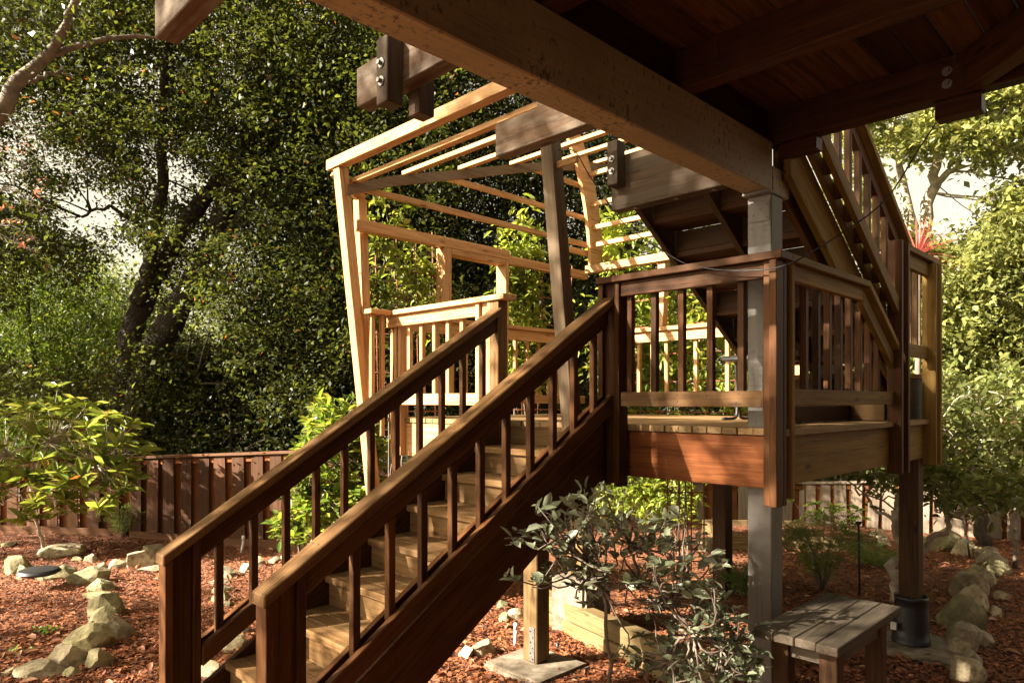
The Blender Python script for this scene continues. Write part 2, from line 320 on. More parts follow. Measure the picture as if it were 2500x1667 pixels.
L_CAM = leaf('camellia_leaf', (.08, .13, .022), (.12, .175, .03), (.22, .22, .045), .5, .33)
L_GREY = leaf('grey_camellia_leaf', (.12, .138, .075), (.19, .208, .125), (.27, .282, .19), .2, .34)
L_VINE = leaf('vine_leaf', (.12, .17, .025), (.18, .23, .04), (.28, .29, .06), .5, .4)
L_CIT = leaf('citrus_leaf', (.10, .13, .03), (.155, .18, .05), (.25, .25, .09), .45, .28)
L_FERN = leaf('fern_leaf', (.09, .15, .03), (.13, .19, .04), (.17, .22, .05), .45, .5)
L_CORD = leaf('red_cordyline_leaf', (.22, .045, .035), (.32, .09, .065), (.40, .19, .13), .4, .4)
L_PURP = leaf('purple_cordyline_leaf', (.10, .03, .035), (.15, .05, .05), (.22, .09, .07), .35, .4)
L_DRY = leaf('dry_leaf', (.24, .10, .05), (.33, .15, .08), (.40, .24, .14), .3, .6)

# ---------------------------------------------------------------- ground
def ground():
    me = bpy.data.meshes.new('ground')
    me.from_pydata([(-300, -300, GZ), (300, -300, GZ), (300, 300, GZ), (-300, 300, GZ)], [], [(0, 1, 2, 3)])
    tag(link('ground', me, M_SOIL), kind='structure')
    nx = 90; V = []; F = []; N = Noise2(3)
    for i in range(nx+1):
        for j in range(nx+1):
            x = -3+20*i/nx; y = -3+20*j/nx
            V.append((x, y, GZ+.012+.035*float(N(x*1.3, y*1.3))))
    for i in range(nx):
        for j in range(nx):
            a = i*(nx+1)+j; F.append((a, a+nx+1, a+nx+2, a+1))
    me = bpy.data.meshes.new('mulch_bed'); me.from_pydata(V, [], F); me.update()
    tag(link('mulch_bed', me, M_MULCH), kind='structure')
    # loose chips where the photo shows them
    P = []
    for (x0, x1, y0, y1, n) in ((-60, 420, 1330, 1760, 26000), (420, 900, 1330, 1760, 15000), (-60, 900, 1270, 1345, 9000),
                                (1060, 1420, 1400, 1760, 14000), (1350, 1950, 1330, 1700, 13000), (1850, 2560, 1320, 1720, 26000)):
        x = RNG.uniform(x0, x1, n); y = RNG.uniform(y0, y1, n)
        r = (x-1250)/1700; u = (978-y)/1700; q = math.sqrt(2); t = GZ/u
        P.append(np.stack([(1+r)/q*t, (1-r)/q*t, np.full(n, GZ)], 1))
    P = np.concatenate(P); P[:, 2] += .018+.035*N(P[:, 0]*1.3, P[:, 1]*1.3)+RNG.uniform(0, .02, len(P))
    d = RNG.normal(size=P.shape); d[:, 2] *= .25
    me = leaf_mesh('mulch_chips', P, .036, .016, M_CHIP, flat=1., dirs=d, fold=.12)
    tag(link('mulch_chips', me, M_CHIP), 'loose shredded red bark chips covering the garden floor', 'mulch', kind='stuff')
ground()
def litter():
    P = []
    for (x0, x1, y0, y1, n) in ((-60, 900, 1330, 1700, 420), (1060, 1950, 1360, 1700, 260), (1850, 2560, 1330, 1700, 320)):
        x = RNG.uniform(x0, x1, n); y = RNG.uniform(y0, y1, n); r = (x-1250)/1700; u = (978-y)/1700; q = math.sqrt(2); t = (GZ+.06)/u
        P.append(np.stack([(1+r)/q*t, (1-r)/q*t, np.full(n, GZ+.065)], 1))
    P = np.concatenate(P); d = RNG.normal(size=P.shape); d[:, 2] *= .2
    tag(link('fallen_leaves', leaf_mesh('fallen_leaves', P, .07, .035, L_DRY, flat=1.5, dirs=d, six=True), None), 'dry fallen leaves scattered over the bark mulch', 'leaf litter', kind='stuff')
litter()

# ---------------------------------------------------------------- deck platform
FL = -.148
def platform():
    T = thing('deck_platform', 'raised wooden deck platform with red stained rim board at the top of the stairs', 'deck', (5, 3.3, FL))
    y = 1.563
    while y < 5.12:
        box('deck_board', 3.595+random.uniform(-.006, .006), 6.40, y, y+.0885, FL-.038, FL, M_DECK, T, 'x', .0025); y += .0925
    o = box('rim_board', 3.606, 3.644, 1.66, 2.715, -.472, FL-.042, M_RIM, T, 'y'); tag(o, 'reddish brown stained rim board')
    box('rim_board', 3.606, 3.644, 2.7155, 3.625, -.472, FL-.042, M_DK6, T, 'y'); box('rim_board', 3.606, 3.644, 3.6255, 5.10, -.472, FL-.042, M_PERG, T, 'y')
    box('rim_board', 3.66, 6.40, 1.60, 1.638, -.456, FL-.040, M_RIMB, T, 'x')
    box('rim_board', 3.644, 6.40, 5.06, 5.098, -.456, FL-.040, M_RIMB, T, 'x')
    box('rim_board', 6.36, 6.398, 1.638, 5.06, -.456, FL-.040, M_RIMB, T, 'y')
    for x in (4.2, 4.8, 5.4, 5.95):
        box('joist', x, x+.038, 1.64, 5.055, -.44, FL-.041, M_DK6, T, 'y')
    box('skirt_board', 3.98, 5.7, 1.90, 1.938, FL+.004, -.035, M_STAIN, T, 'x')
platform()

def newel(parent, ax, a0, a1, c0, c1, z0, z1, mat=M_STAIN):
    """two 2x4 boards with a recessed core; runs along ax from a0 to a1; c0 outer face, c1 inner"""
    n = None
    for s0, s1, k in ((a0+.0385, a1-.0385, .028), (a0, a0+.038, 0), (a1-.038, a1, 0)):
        nm = 'newel_board' if not k else 'newel'
        P = n or parent
        if ax == 'y': o = box(nm, c0+k, c1-.0005*bool(k), s0, s1, z0+k*.6, z1-.001*bool(k), mat, P, 'z')
        else: o = box(nm, s0, s1, c0+k, c1-.0005*bool(k), z0+k*.6, z1-.001*bool(k), mat, P, 'z')
        n = n or o

CT = .768
def rail_A():
    T = thing('deck_railing', 'dark brown deck railing beside the stair top, in front of the grey post', 'railing', (3.54, 2.1, FL))
    box('cap_rail', 3.462, 3.600, 1.531, 2.722, CT-.040, CT, M_STAIN, T, 'y')
    box('top_rail', 3.500, 3.538, 1.642, 2.556, .640, CT-.042, M_STAIN, T, 'y')
    box('bottom_rail', 3.500, 3.538, 1.642, 2.556, -.034, .053, M_CAP, T, 'y')
    for y in (1.790, 1.975, 2.160, 2.345, 2.520):
        box('baluster', 3.5385, 3.5765, y-.019, y+.019, -.02, .726, M_STAIN, T, 'z')
    newel(T, 'y', 2.558, 2.721, 3.485, 3.580, -.53, CT-.041)
    # corner assembly
    box('newel_board', 3.492, 3.585, 1.602, 1.640, -.548, CT-.041, M_STAIN, T, 'z')
    box('newel_board', 3.470, 3.556, 1.560, 1.600, -.548, CT-.042, M_STAIN, T, 'z')
    box('newel_board', 3.558, 3.596, 1.560, 1.648, -.548, CT-.042, M_STAIN, T, 'z')
rail_A()
def rail_B():
    T = thing('sloped_deck_railing', 'deck railing running under the upper stairs, its cap bending down to the right', 'railing', (4.5, 1.6, FL))
    box('cap_rail', 3.604, 4.79, 1.531, 1.669, CT-.040, CT-.001, M_RIMB, T, 'x')
    slope('cap_rail', 4.792, CT-.001, 5.52, CT-.453, 1.531, 1.669, .048, M_RIMB, T)
    box('top_rail', 3.70, 4.752, 1.566, 1.604, .640, CT-.042, M_RIMB, T, 'x')
    slope('top_rail', 4.754, CT-.045, 5.366, CT-.045-.612*.635, 1.566, 1.604, .108, M_RIMB, T)
    box('bottom_rail', 3.70, 5.366, 1.566, 1.604, -.026, .062, M_RIMB, T, 'x')
    x = 3.868*1.0256
    while x < 5.33:
        zt = .70 if x < 4.75 else .70-(x-4.75)*.635
        box('baluster', x-.019, x+.019, 1.6045, 1.6425, -.012, zt, M_STAIN, T, 'z'); x += .1745
    box('newel_board', 3.640, 3.678, 1.551, 1.640, -.52, CT-.041, M_RIMB, T, 'z')
    box('newel_core', 3.598, 3.639, 1.606, 1.6485, -.52, CT-.042, M_STAIN, T, 'z')
    newel(T, 'x', 5.371, 5.559, 1.515, 1.612, -.515, 1.13)
rail_B()
def landing():
    T = thing('stair_landing', 'small wooden landing box two steps up at the foot of the upper stairs', 'landing', (6.1, 2.2, FL))
    for i in range(8): box('landing_board', 5.77, 6.46, 1.655+.131*i, 1.655+.131*i+.127, .177, .215, M_RIMB, T, 'x')
    box('riser_board', 5.80, 6.45, 1.665, 1.70, FL+.003, .176, M_DK6, T, 'x')
    box('riser_board', 5.78, 5.799, 1.665, 2.70, FL+.003, .176, M_DK6, T, 'y')
    for i in range(3): box('step_board', 5.46+.105*i, 5.46+.105*i+.1, 1.66, 2.70, .0, .036, M_TREAD, T, 'y')
    box('riser_board', 5.50, 5.52, 1.67, 2.69, FL+.003, -.001, M_TREAD, T, 'y')
    U = thing('landing_railing', 'short raised railing beside the red spiky plant at the right end of the deck', 'railing', (6.1, 1.6, FL))
    box('cap_rail', 5.563, 6.475, 1.531, 1.669, 1.092, 1.134, M_RIMB, U, 'x')
    box('top_rail', 5.563, 6.229, 1.566, 1.604, .985, 1.091, M_RIMB, U, 'x')
    box('bottom_rail', 5.563, 6.229, 1.566, 1.604, .332, .425, M_RIMB, U, 'x')
    for x in (5.70, 5.93, 6.09, 6.02+.23): box('baluster', x-.019, x+.019, 1.6045, 1.6425, .34, 1.08, M_TREAD, U, 'z') if x < 6.22 else None
    for x in (5.815,): box('baluster', x-.019, x+.019, 1.6045, 1.6425, .34, 1.08, M_TREAD, U, 'z')
    newel(U, 'x', 6.231, 6.412, 1.515, 1.612, -.51, 1.09, M_RIMB)
landing()
def rail_A2():
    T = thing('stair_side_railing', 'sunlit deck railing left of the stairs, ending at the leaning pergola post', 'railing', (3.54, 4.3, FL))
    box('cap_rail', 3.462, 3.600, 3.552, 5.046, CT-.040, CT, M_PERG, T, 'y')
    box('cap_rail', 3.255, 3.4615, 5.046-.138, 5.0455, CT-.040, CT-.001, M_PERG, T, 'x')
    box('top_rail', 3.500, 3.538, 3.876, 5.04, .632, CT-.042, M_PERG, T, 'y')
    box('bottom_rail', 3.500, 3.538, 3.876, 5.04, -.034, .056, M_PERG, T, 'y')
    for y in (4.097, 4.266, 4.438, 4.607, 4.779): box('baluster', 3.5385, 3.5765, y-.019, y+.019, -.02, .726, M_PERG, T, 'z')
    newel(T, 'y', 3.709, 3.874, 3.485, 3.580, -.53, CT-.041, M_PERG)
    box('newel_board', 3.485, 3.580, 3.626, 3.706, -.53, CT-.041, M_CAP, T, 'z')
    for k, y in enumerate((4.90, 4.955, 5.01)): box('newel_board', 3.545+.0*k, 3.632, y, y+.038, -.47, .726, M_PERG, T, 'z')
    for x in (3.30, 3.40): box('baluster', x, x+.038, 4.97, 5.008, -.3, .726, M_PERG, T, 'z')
rail_A2()
def rail_back():
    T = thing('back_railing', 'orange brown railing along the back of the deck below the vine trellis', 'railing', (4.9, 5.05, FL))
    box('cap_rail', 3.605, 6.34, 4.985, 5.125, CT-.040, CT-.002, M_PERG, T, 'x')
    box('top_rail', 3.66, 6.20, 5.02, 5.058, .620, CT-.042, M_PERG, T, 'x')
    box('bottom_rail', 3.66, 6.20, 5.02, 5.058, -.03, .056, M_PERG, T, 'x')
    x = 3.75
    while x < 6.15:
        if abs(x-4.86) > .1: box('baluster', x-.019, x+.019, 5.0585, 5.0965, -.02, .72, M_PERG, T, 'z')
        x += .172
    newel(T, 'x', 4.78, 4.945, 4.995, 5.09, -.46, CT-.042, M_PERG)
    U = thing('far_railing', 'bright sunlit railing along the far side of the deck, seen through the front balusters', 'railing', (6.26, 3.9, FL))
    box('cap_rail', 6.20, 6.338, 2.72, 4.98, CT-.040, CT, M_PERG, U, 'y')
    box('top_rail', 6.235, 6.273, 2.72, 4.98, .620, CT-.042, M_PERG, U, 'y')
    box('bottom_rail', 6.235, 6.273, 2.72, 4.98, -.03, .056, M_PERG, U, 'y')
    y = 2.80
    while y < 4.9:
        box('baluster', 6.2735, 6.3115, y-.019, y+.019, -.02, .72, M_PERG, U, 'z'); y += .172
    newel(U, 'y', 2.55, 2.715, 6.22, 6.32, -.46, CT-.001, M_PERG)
rail_back()

# ---------------------------------------------------------------- lower stairs
def stairs():
    T = thing('staircase', 'broad wooden staircase with closed risers climbing from the mulch to the deck', 'stairs', (2, 3.15, GZ))
    for k in range(10):
        X = 3.224-.288*k; z = -.316-.172*k
        if z < GZ+.03: break
        e = 3.600 if k == 0 else X+.318
        wd = (e-X-.008)/3
        for i in range(3): box('tread_board', X+i*(wd+.004), X+i*(wd+.004)+wd, 2.703, 3.597, z-.04, z, M_TREAD, T, 'y', .004)
        box('riser', X+.028, X+.048, 2.704, 3.596, max(z-.172, GZ), z-.0405, M_TREAD, T, 'y', .002)
    box('riser', 3.583, 3.6045, 2.722, 3.62, -.315, FL-.0395, M_TREAD, T, 'y', .002)
    for y0, y1 in ((2.660, 2.6985), (3.601, 3.640)):
        xa, xb = .62, 3.47
        slope('stringer', xa, -.429+.639*(xa-3.010)+.02, xb, -.429+.639*(xb-3.010)+.02, y0, y1, .36, M_STAIN, T)
stairs()
def stair_rail(lbl, y, mat_top, x0=1.235, xs=None, off=0.):
    """y: near edge of the cap"""
    T = thing('stair_railing', lbl, 'railing', (2.3, y+.05, GZ))
    zt = lambda x: .65+.622*(x-3.505)+off
    slope('handrail', x0, zt(x0), 3.497, zt(3.497), y, y+.112, .052, mat_top, T, .005)
    slope('sub_rail', x0+.19, zt(x0+.19)-.0525, 3.484, zt(3.484)-.0525, y+.036, y+.074, .112, M_STAIN, T)
    for a in (y, y+.075): slope('bottom_rail', x0+.19, zt(x0+.19)-.60, 3.484, zt(3.484)-.60, a, a+.037, .105, M_STAIN, T)
    x = 3.36
    while x > x0+.26:
        c8 = [(x-.019, y+.0375, zt(x-.019)-.69), (x+.019, y+.0375, zt(x+.019)-.69), (x+.019, y+.0745, zt(x+.019)-.69), (x-.019, y+.0745, zt(x-.019)-.69),
              (x-.019, y+.0375, zt(x-.019)-.166), (x+.019, y+.0375, zt(x+.019)-.166), (x+.019, y+.0745, zt(x+.019)-.166), (x-.019, y+.0745, zt(x-.019)-.166)]
        hexa('baluster', c8, M_STAIN, T, (0, 0, 1)); x -= .187
    a0, a1 = x0+.012, x0+.187; z0 = GZ+.0
    core = None
    for s0, s1, k in ((a0+.0385, a1-.0385, .022), (a0, a0+.038, 0), (a1-.038, a1, 0)):
        c8 = [(s0, y+.012+k, z0), (s1, y+.012+k, z0), (s1, y+.10-k, z0), (s0, y+.10-k, z0),
              (s0, y+.012+k, zt(s0)-.0535), (s1, y+.012+k, zt(s1)-.0535), (s1, y+.10-k, zt(s1)-.0535), (s0, y+.10-k, zt(s0)-.0535)]
        o = hexa('newel' if k else 'newel_board', c8, M_STAIN, core or T, (0, 0, 1)); core = core or o
stair_rail('near sloping stair railing with broad worn handrail, closest to the camera', 2.600, M_CAP)
stair_rail('far sloping stair railing along the left side of the wooden stairs', 3.600, M_CAP, 1.197, off=.028)

def screw_mesh():
    me = bpy.data.meshes.new('screw'); n = 8; r = .0042
    V = [(r*math.cos(2*math.pi*k/n), r*math.sin(2*math.pi*k/n), 0) for k in range(n)]+[(r*.7*math.cos(2*math.pi*k/n), r*.7*math.sin(2*math.pi*k/n), .0012) for k in range(n)]
    me.from_pydata(V, [], [(k, (k+1) % n, n+(k+1) % n, n+k) for k in range(n)]+[tuple(range(n, 2*n))]); me.update(); me.materials.append(M_BLACK); return me
SCREW = screw_mesh()
def screw(parent, p, n):
    M = Vector(n).to_track_quat('Z', 'Y').to_matrix().to_4x4(); M.translation = Vector(p); link('screw', SCREW, None, parent, M)
for nm, y, off in (('stair_railing', 2.600, 0), ('stair_railing.001', 3.600, .028)):
    T = bpy.data.objects[nm]; x = 3.36
    while x > 1.3:
        for dy in (.04, .072): screw(T, (x, y+dy+random.gauss(0, .004), .65+.622*(x-3.505)+off+.0008), (-.622, 0, 1))
        x -= .374
T = bpy.data.objects['deck_railing']
for y in (1.790, 1.975, 2.160, 2.345, 2.520):
    for z in (.685, .035, -.005): screw(T, (3.4995, y+random.gauss(0, .005), z+random.gauss(0, .005)), (-1, 0, 0))
T = bpy.data.objects['sloped_deck_railing']
for k in range(9):
    for z in ((.685,) if k < 4 else ())+(.035, -.0): screw(T, (3.967+.1745*k, 1.5655, z+random.gauss(0, .006)), (0, -1, 0))
T = bpy.data.objects['staircase']
for k in range(8):
    for yy in (2.78, 3.15, 3.52):
        for i in range(3): screw(T, (3.224-.288*k+.05+.103*i+random.gauss(0, .008), yy+random.gauss(0, .01), -.316-.172*k+.0006), (0, 0, 1))

# ---------------------------------------------------------------- upper stairs
def upper_stairs():
    T = thing('upper_staircase', 'open upper stairs seen from below, rising from the landing to the upper deck', 'stairs', (5.9, 2.2, .215))
    zt = lambda x: 1.452-.636*(x-4.031)
    for y, m in ((1.655, M_RIMB), (2.16, M_DK6), (2.665, M_DK6)):
        slope('stringer', 3.862, zt(3.862), 5.99, zt(5.99), y, y+.04, .294, m, T)
    slope('stringer', 3.862, zt(3.862)-.06, 5.9, zt(5.9)-.06, 1.72, 1.758, .28, M_STAIN, T)
    for k in range(1, 9):
        X = 6.0-.283*k; z = .15+.18*k
        if X-.30 < 3.80: break
        for i in range(2): box('tread_board', X-.29+i*.146, X-.29+i*.146+.142, 1.76, 2.66, z-.04, z, M_STAIN, T, 'y')
        box('riser', X-.29, X-.272, 1.76, 2.66, z-.0, z+.139, M_DK6, T, 'y')
    U = thing('upper_stair_railing', 'steep railing with square balusters along the upper stairs beneath the dark deck', 'railing', (5.4, 1.6, .3))
    zh = lambda x: 1.787-.637*(x-4.681)
    zb = lambda x: 1.503-.625*(x-3.944)+.105
    slope('handrail', 4.0, zh(4.0), 5.668, zh(5.668), 1.531, 1.66, .05, M_RIMB, U)
    slope('sub_rail', 4.0, zh(4.0)-.051, 5.52, zh(5.52)-.051, 1.576, 1.614, .11, M_STAIN, U)
    for a in (1.531, 1.6155): slope('bottom_rail', 3.85, zb(3.85), 5.370, zb(5.370), a, a+.037, .106, M_RIMB, U)
    x = 4.05
    while x < 5.36:
        box('baluster', x-.019, x+.019, 1.574, 1.612, zb(x)-.10, zh(x)-.10, M_STAIN, U, 'z'); x += .172
upper_stairs()

# ---------------------------------------------------------------- upper deck
def bolt(parent, p, n, r=.011):
    """washer and hexagonal head on a face with outward direction n"""
    n = Vector(n).normalized(); p = Vector(p)
    o = tubes('washer', [([p, p+n*.005], r*2.0)], M_IRON, parent, 16, False)
    tubes('bolt', [([p+n*.005, p+n*.022], r)], M_IRON, parent, 6, False)
def upper_deck():
    T = thing('upper_deck', 'dark underside of the upper deck with big tan painted beam, joists and planks overhead', 'deck', (3.77, 1.77, 1.15))
    o = box('main_beam', -8, 3.735, 1.700, 1.840, 1.154, 1.430, M_BEAM, T, 'x', .006); tag(o, 'long tan painted beam with dark mildew specks')
    box('ledger', -8, 3.74, 1.842, 1.862, 1.30, 1.43, M_JDARK, T, 'x')
    for x in (-7.4, -6.5, -5.55, -4.6, -3.7, -2.76, -1.82, -.9, .02, .946, 1.867, 2.82):
        box('joist', x, x+.089, -3.4, 1.77, 1.4305, 1.62, M_JDARK, T, 'y', .004)
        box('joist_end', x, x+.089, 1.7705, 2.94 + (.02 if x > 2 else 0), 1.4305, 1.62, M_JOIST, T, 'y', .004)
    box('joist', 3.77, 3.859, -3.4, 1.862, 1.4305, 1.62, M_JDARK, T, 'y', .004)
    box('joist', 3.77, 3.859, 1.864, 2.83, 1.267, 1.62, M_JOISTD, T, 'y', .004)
    xs = [-8.0, -7.4, -6.5, -5.55, -4.6, -3.7, -2.76, -1.82, -.9, .02, .946, 1.867, 2.82, 3.77]
    for p, q in zip(xs, xs[1:]): box('blocking', p+.0895, q-.0005, 1.745, 1.783, 1.4305, 1.6205, M_JDARK, T, 'x')
    bar('diagonal_joist', (3.76, .76, 1.52), (1.2, -1.8, 1.52), .089, .178, M_JDARK, T)
    y = -3.4
    while y < 2.0:
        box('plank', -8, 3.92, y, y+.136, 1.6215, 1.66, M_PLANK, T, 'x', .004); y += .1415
    for y in (2.10, 2.36, 2.66):                                  # pale plugs under the stair header
        tubes('plug', [([(3.815, y, 1.268), (3.815, y, 1.262)], .017)], M_CONC, T, 12, False)
    # bolted blocks
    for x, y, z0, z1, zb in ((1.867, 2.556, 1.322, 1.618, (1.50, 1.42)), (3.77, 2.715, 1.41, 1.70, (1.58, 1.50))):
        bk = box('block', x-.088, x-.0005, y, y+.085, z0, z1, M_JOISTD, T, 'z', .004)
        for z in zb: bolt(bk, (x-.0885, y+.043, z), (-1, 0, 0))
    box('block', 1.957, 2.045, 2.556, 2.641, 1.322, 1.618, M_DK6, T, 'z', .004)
    box('block', 3.80, 3.889, 1.49, 1.699, 1.357, 1.4295, M_JDARK, T, 'y', .004)
    box('block', 3.80, 3.889, .74, .93, 1.345, 1.4295, M_JDARK, T, 'y', .004)
    for z in (1.55, 1.49): bolt(T, (3.769, .87, z), (-1, 0, 0))
    # painted post under the beam
    P = thing('main_post', 'tall grey painted square post standing under the end of the tan beam', 'post', (3.77, 1.76, GZ))
    box('shaft', 3.700, 3.840, 1.690, 1.830, GZ-.05, 1.1355, M_POST, P, 'z', .006)
    box('bearing_plate', 3.655, 3.86, 1.684, 1.842, 1.136, 1.153, M_POST, P, 'y', .004)
    sp = box('strap_plate', 3.694, 3.699, 1.70, 1.812, .99, 1.10, M_POST, P, 'z', .001)
    for y, z in ((1.715, 1.08), (1.755, 1.06), (1.795, 1.03), (1.72, 1.01)): tubes('rivet', [([(3.6938, y, z), (3.690, y, z)], .006)], M_POST, sp, 8, False)
    box('beam_tail', 3.742, 3.96, 1.703, 1.838, 1.1545, 1.30, M_BEAM, P, 'x', .005)
upper_deck()

def house():
    T = thing('unseen_house_wall', 'unseen brown board wall of the house, added to darken the space under the upper deck', 'house', (0, -3.5, GZ))  # unseen wall, added to cut the light from behind the camera
    for i in range(22): box('siding_board', -9, 9, -3.62, -3.60+.012*(i % 2)*0, GZ+.25*i, GZ+.25*i+.247, M_DK6, T, 'x', .004)
    box('foundation', -9, 9, -3.75, -3.625, GZ-.2, GZ+5.5, M_CONC, T, 'x')
house()

# ---------------------------------------------------------------- pergola
def pergola():
    T = thing('pergola', 'leaning cedar pergola with thin roof slats over the back of the deck', 'pergola', (4.5, 4.5, FL))
    lean = lambda z: 3.305-.118*(z-.04)
    for y, z0, z1, m in ((5.095, -.9, 1.925, M_PERG), (2.80, -.75, 1.925, M_PERGG)):
        bar('post', (lean(z0), y, z0), (lean(z1), y, z1), .092, .092, m, T, side=(0, 1, 0))
    bar('post', (3.43, 5.20, -.46), (3.335, 5.20, 1.74), .085, .085, M_PERG, T, side=(0, 1, 0))
    bar('beam', (3.062, 5.22, 1.968), (3.062, 2.55, 1.968), .085, .086, M_PERG, T)
    bar('brace', (3.06, 5.17, 1.915), (3.36, 5.19, 1.74), .04, .09, M_PERG, T)
    # rafter rising to the right in the back plane, slightly bowed
    raf = [(3.12, 1.745), (3.6, 1.93), (4.05, 2.065), (4.6, 2.235), (5.14, 2.40), (5.7, 2.56), (6.3, 2.70), (6.85, 2.79)]
    V = []; F = []
    for x, z in raf:
        for dy in (5.03, 5.075):
            for dz in (-.045, .045): V.append((x, dy, z+dz))
    for i in range(len(raf)-1):
        a = i*4; b = a+4
        F += [(a, b, b+1, a+1), (a+2, a+3, b+3, b+2), (a+1, b+1, b+3, a+3), (a, a+2, b+2, b)]
    F += [(0, 1, 3, 2), (len(V)-4, len(V)-2, len(V)-1, len(V)-3)]
    me = bpy.data.meshes.new('rafter'); me.from_pydata(V, [], F); me.update(); link('rafter', me, M_PERGG, T)
    R2 = [(x, 2.72, z+.0) for x, z in raf]
    zr = lambda x: float(np.interp(x, [p[0] for p in raf], [p[1] for p in raf]))
    for x in (3.20, 3.75, 4.41, 5.11, 5.85, 6.5):
        bar('roof_slat', (x, 5.12, zr(x)+.066), (x, 2.62 if x < 5 else 3.4, zr(x)+.066), .062, .038, M_PERG, T)
    # slats in the back plane
    for z, xa in ((1.79, 3.2), (2.09, 4.12), (2.45, 5.25)):
        bar('back_slat', (xa, 5.06, z), (6.28, 5.06, z), .036, .05, M_PERG, T)
    bar('back_slat', (5.8, 5.06, 1.69), (6.9, 5.06, 1.70), .04, .06, M_PERG, T)
    # bent corner rib
    rib = [(6.37, 1.52), (6.37, 1.70), (6.34, 1.95), (6.29, 2.2), (6.22, 2.45), (6.10, 2.72), (5.93, 3.02)]
    V = []; F = []
    for i, (x, z) in enumerate(rib):
        wv = .105
        for dx in (-wv, wv):
            for dy in (4.985, 5.025): V.append((x+dx*1.1, dy, z+dx*.2))
    for i in range(len(rib)-1):
        a = i*4; b = a+4
        F += [(a, b, b+2, a+2)[::-1], (a+1, a+3, b+3, b+1)[::-1], (a, a+1, b+1, b), (a+2, b+2, b+3, a+3)]
    F += [(0, 2, 3, 1), (len(V)-4, len(V)-3, len(V)-1, len(V)-2)]
    me = bpy.data.meshes.new('corner_rib'); me.from_pydata(V, [], F); me.update(); link('corner_rib', me, M_PERG, T)
    for z in (1.786, 1.98, 2.236, 2.57):
        bar('side_slat', (6.33-(z-1.78)*.12, 5.02, z), (6.33-(z-1.78)*.12, 2.9, z), .04, .05, M_PERG, T)
    # window-like frame on the back railing
    box('header', 3.24, 5.012, 5.052, 5.14, 1.44, 1.532, M_PERG, T, 'x')
    box('header', 5.016, 6.30, 5.06, 5.13, 1.40, 1.485, M_PERG, T, 'x')
    box('sub_header', 4.252, 4.968, 5.054, 5.19, 1.385, 1.438, M_PERG, T, 'x')
    box('jamb', 4.165, 4.25, 5.056, 5.185, CT, 1.4395, M_PERG, T, 'z')
    box('jamb', 4.97, 5.011, 5.056, 5.20, CT, 1.4395, M_PERG, T, 'z')
    box('side_header', 6.22, 6.31, 3.05, 5.04, 1.455, 1.54, M_PERG, T, 'y')
    bar('side_post', (6.26, 4.05, CT), (6.31, 4.05, 1.454), .09, .09, M_PERG, T, side=(0, 1, 0))
    box('bracket', 3.13, 3.155, 2.60, 2.845, 1.39, 1.43, M_PERG, T, 'y')
pergola()

# ---------------------------------------------------------------- support posts and footings
def support(lbl, x, y, zt, zb, wd, mat, pad, flbl, plate=False):
    P = thing('support_post', lbl, 'post', (x, y, zb))
    box('shaft', x, x+wd, y, y+wd, zb, zt, mat, P, 'z', .006)
    if plate:
        sp = box('strap_plate', x-.005, x-.0005, y+.02, y+.075, zb+.01, zb+.26, M_IRON, P, 'z', .001)
        for k in range(6): tubes('screw', [([(x-.005, y+.035+.025*(k % 2), zb+.03+.04*k), (x-.008, y+.035+.025*(k % 2), zb+.03+.04*k)], .006)], M_BLACK, sp, 6, False)
    (x0, x1, y0, y1, z0) = pad
    bm = bmesh.new(); bmesh.ops.create_cube(bm, size=1)
    bmesh.ops.scale(bm, vec=(x1-x0, y1-y0, zb-.001-z0), verts=bm.verts)
    bmesh.ops.bevel(bm, geom=list(bm.edges), offset=.02, segments=2, affect='EDGES')
    bmesh.ops.subdivide_edges(bm, edges=list(bm.edges), cuts=2, use_grid_fill=True)
    for v in bm.verts:
        if v.co.z < (zb-z0)*.45: v.co += Vector((random.gauss(0, .006), random.gauss(0, .006), random.gauss(0, .004)))
    me = bpy.data.meshes.new('footing'); bm.to_mesh(me); bm.free()
    o = link('concrete_footing', me, M_CONC, None, Matrix.Translation(((x0+x1)/2, (y0+y1)/2, (z0+zb)/2-.001)))
    tag(o, flbl, 'footing')
support('square timber post under the deck front with a perforated metal strap', 3.705, 3.45, -.475, -1.915, .14, M_6X6, (3.47, 4.0, 3.2, 3.78, GZ-.1),
        'rough concrete footing under the strapped post below the stairs', True)
support('sunlit timber post behind the stair stringer on a pale concrete pier', 4.58, 3.74, -.475, -1.50, .15, M_6X6, (4.47, 4.84, 3.63, 4.0, GZ-.1), 'pale sunlit concrete pier in front of the red mulch')
support('dark timber post standing behind the grey painted post', 6.56, 3.48, -.475, -2.0, .15, M_DK6, (6.35, 6.95, 3.2, 3.85, GZ-.1), 'low concrete footing behind the grey painted post')
support('dark square post below the deck, its foot in a black bucket', 6.10, 1.605, -.458, -1.92, .14, M_DK6, (5.86, 6.52, 1.28, 1.92, GZ-.12), 'square concrete block under the black bucket')
box('bracket_strap', 6.241, 6.246, 1.62, 1.66, -.75, -.46, M_IRON, bpy.data.objects['support_post.003'], 'z', .001)
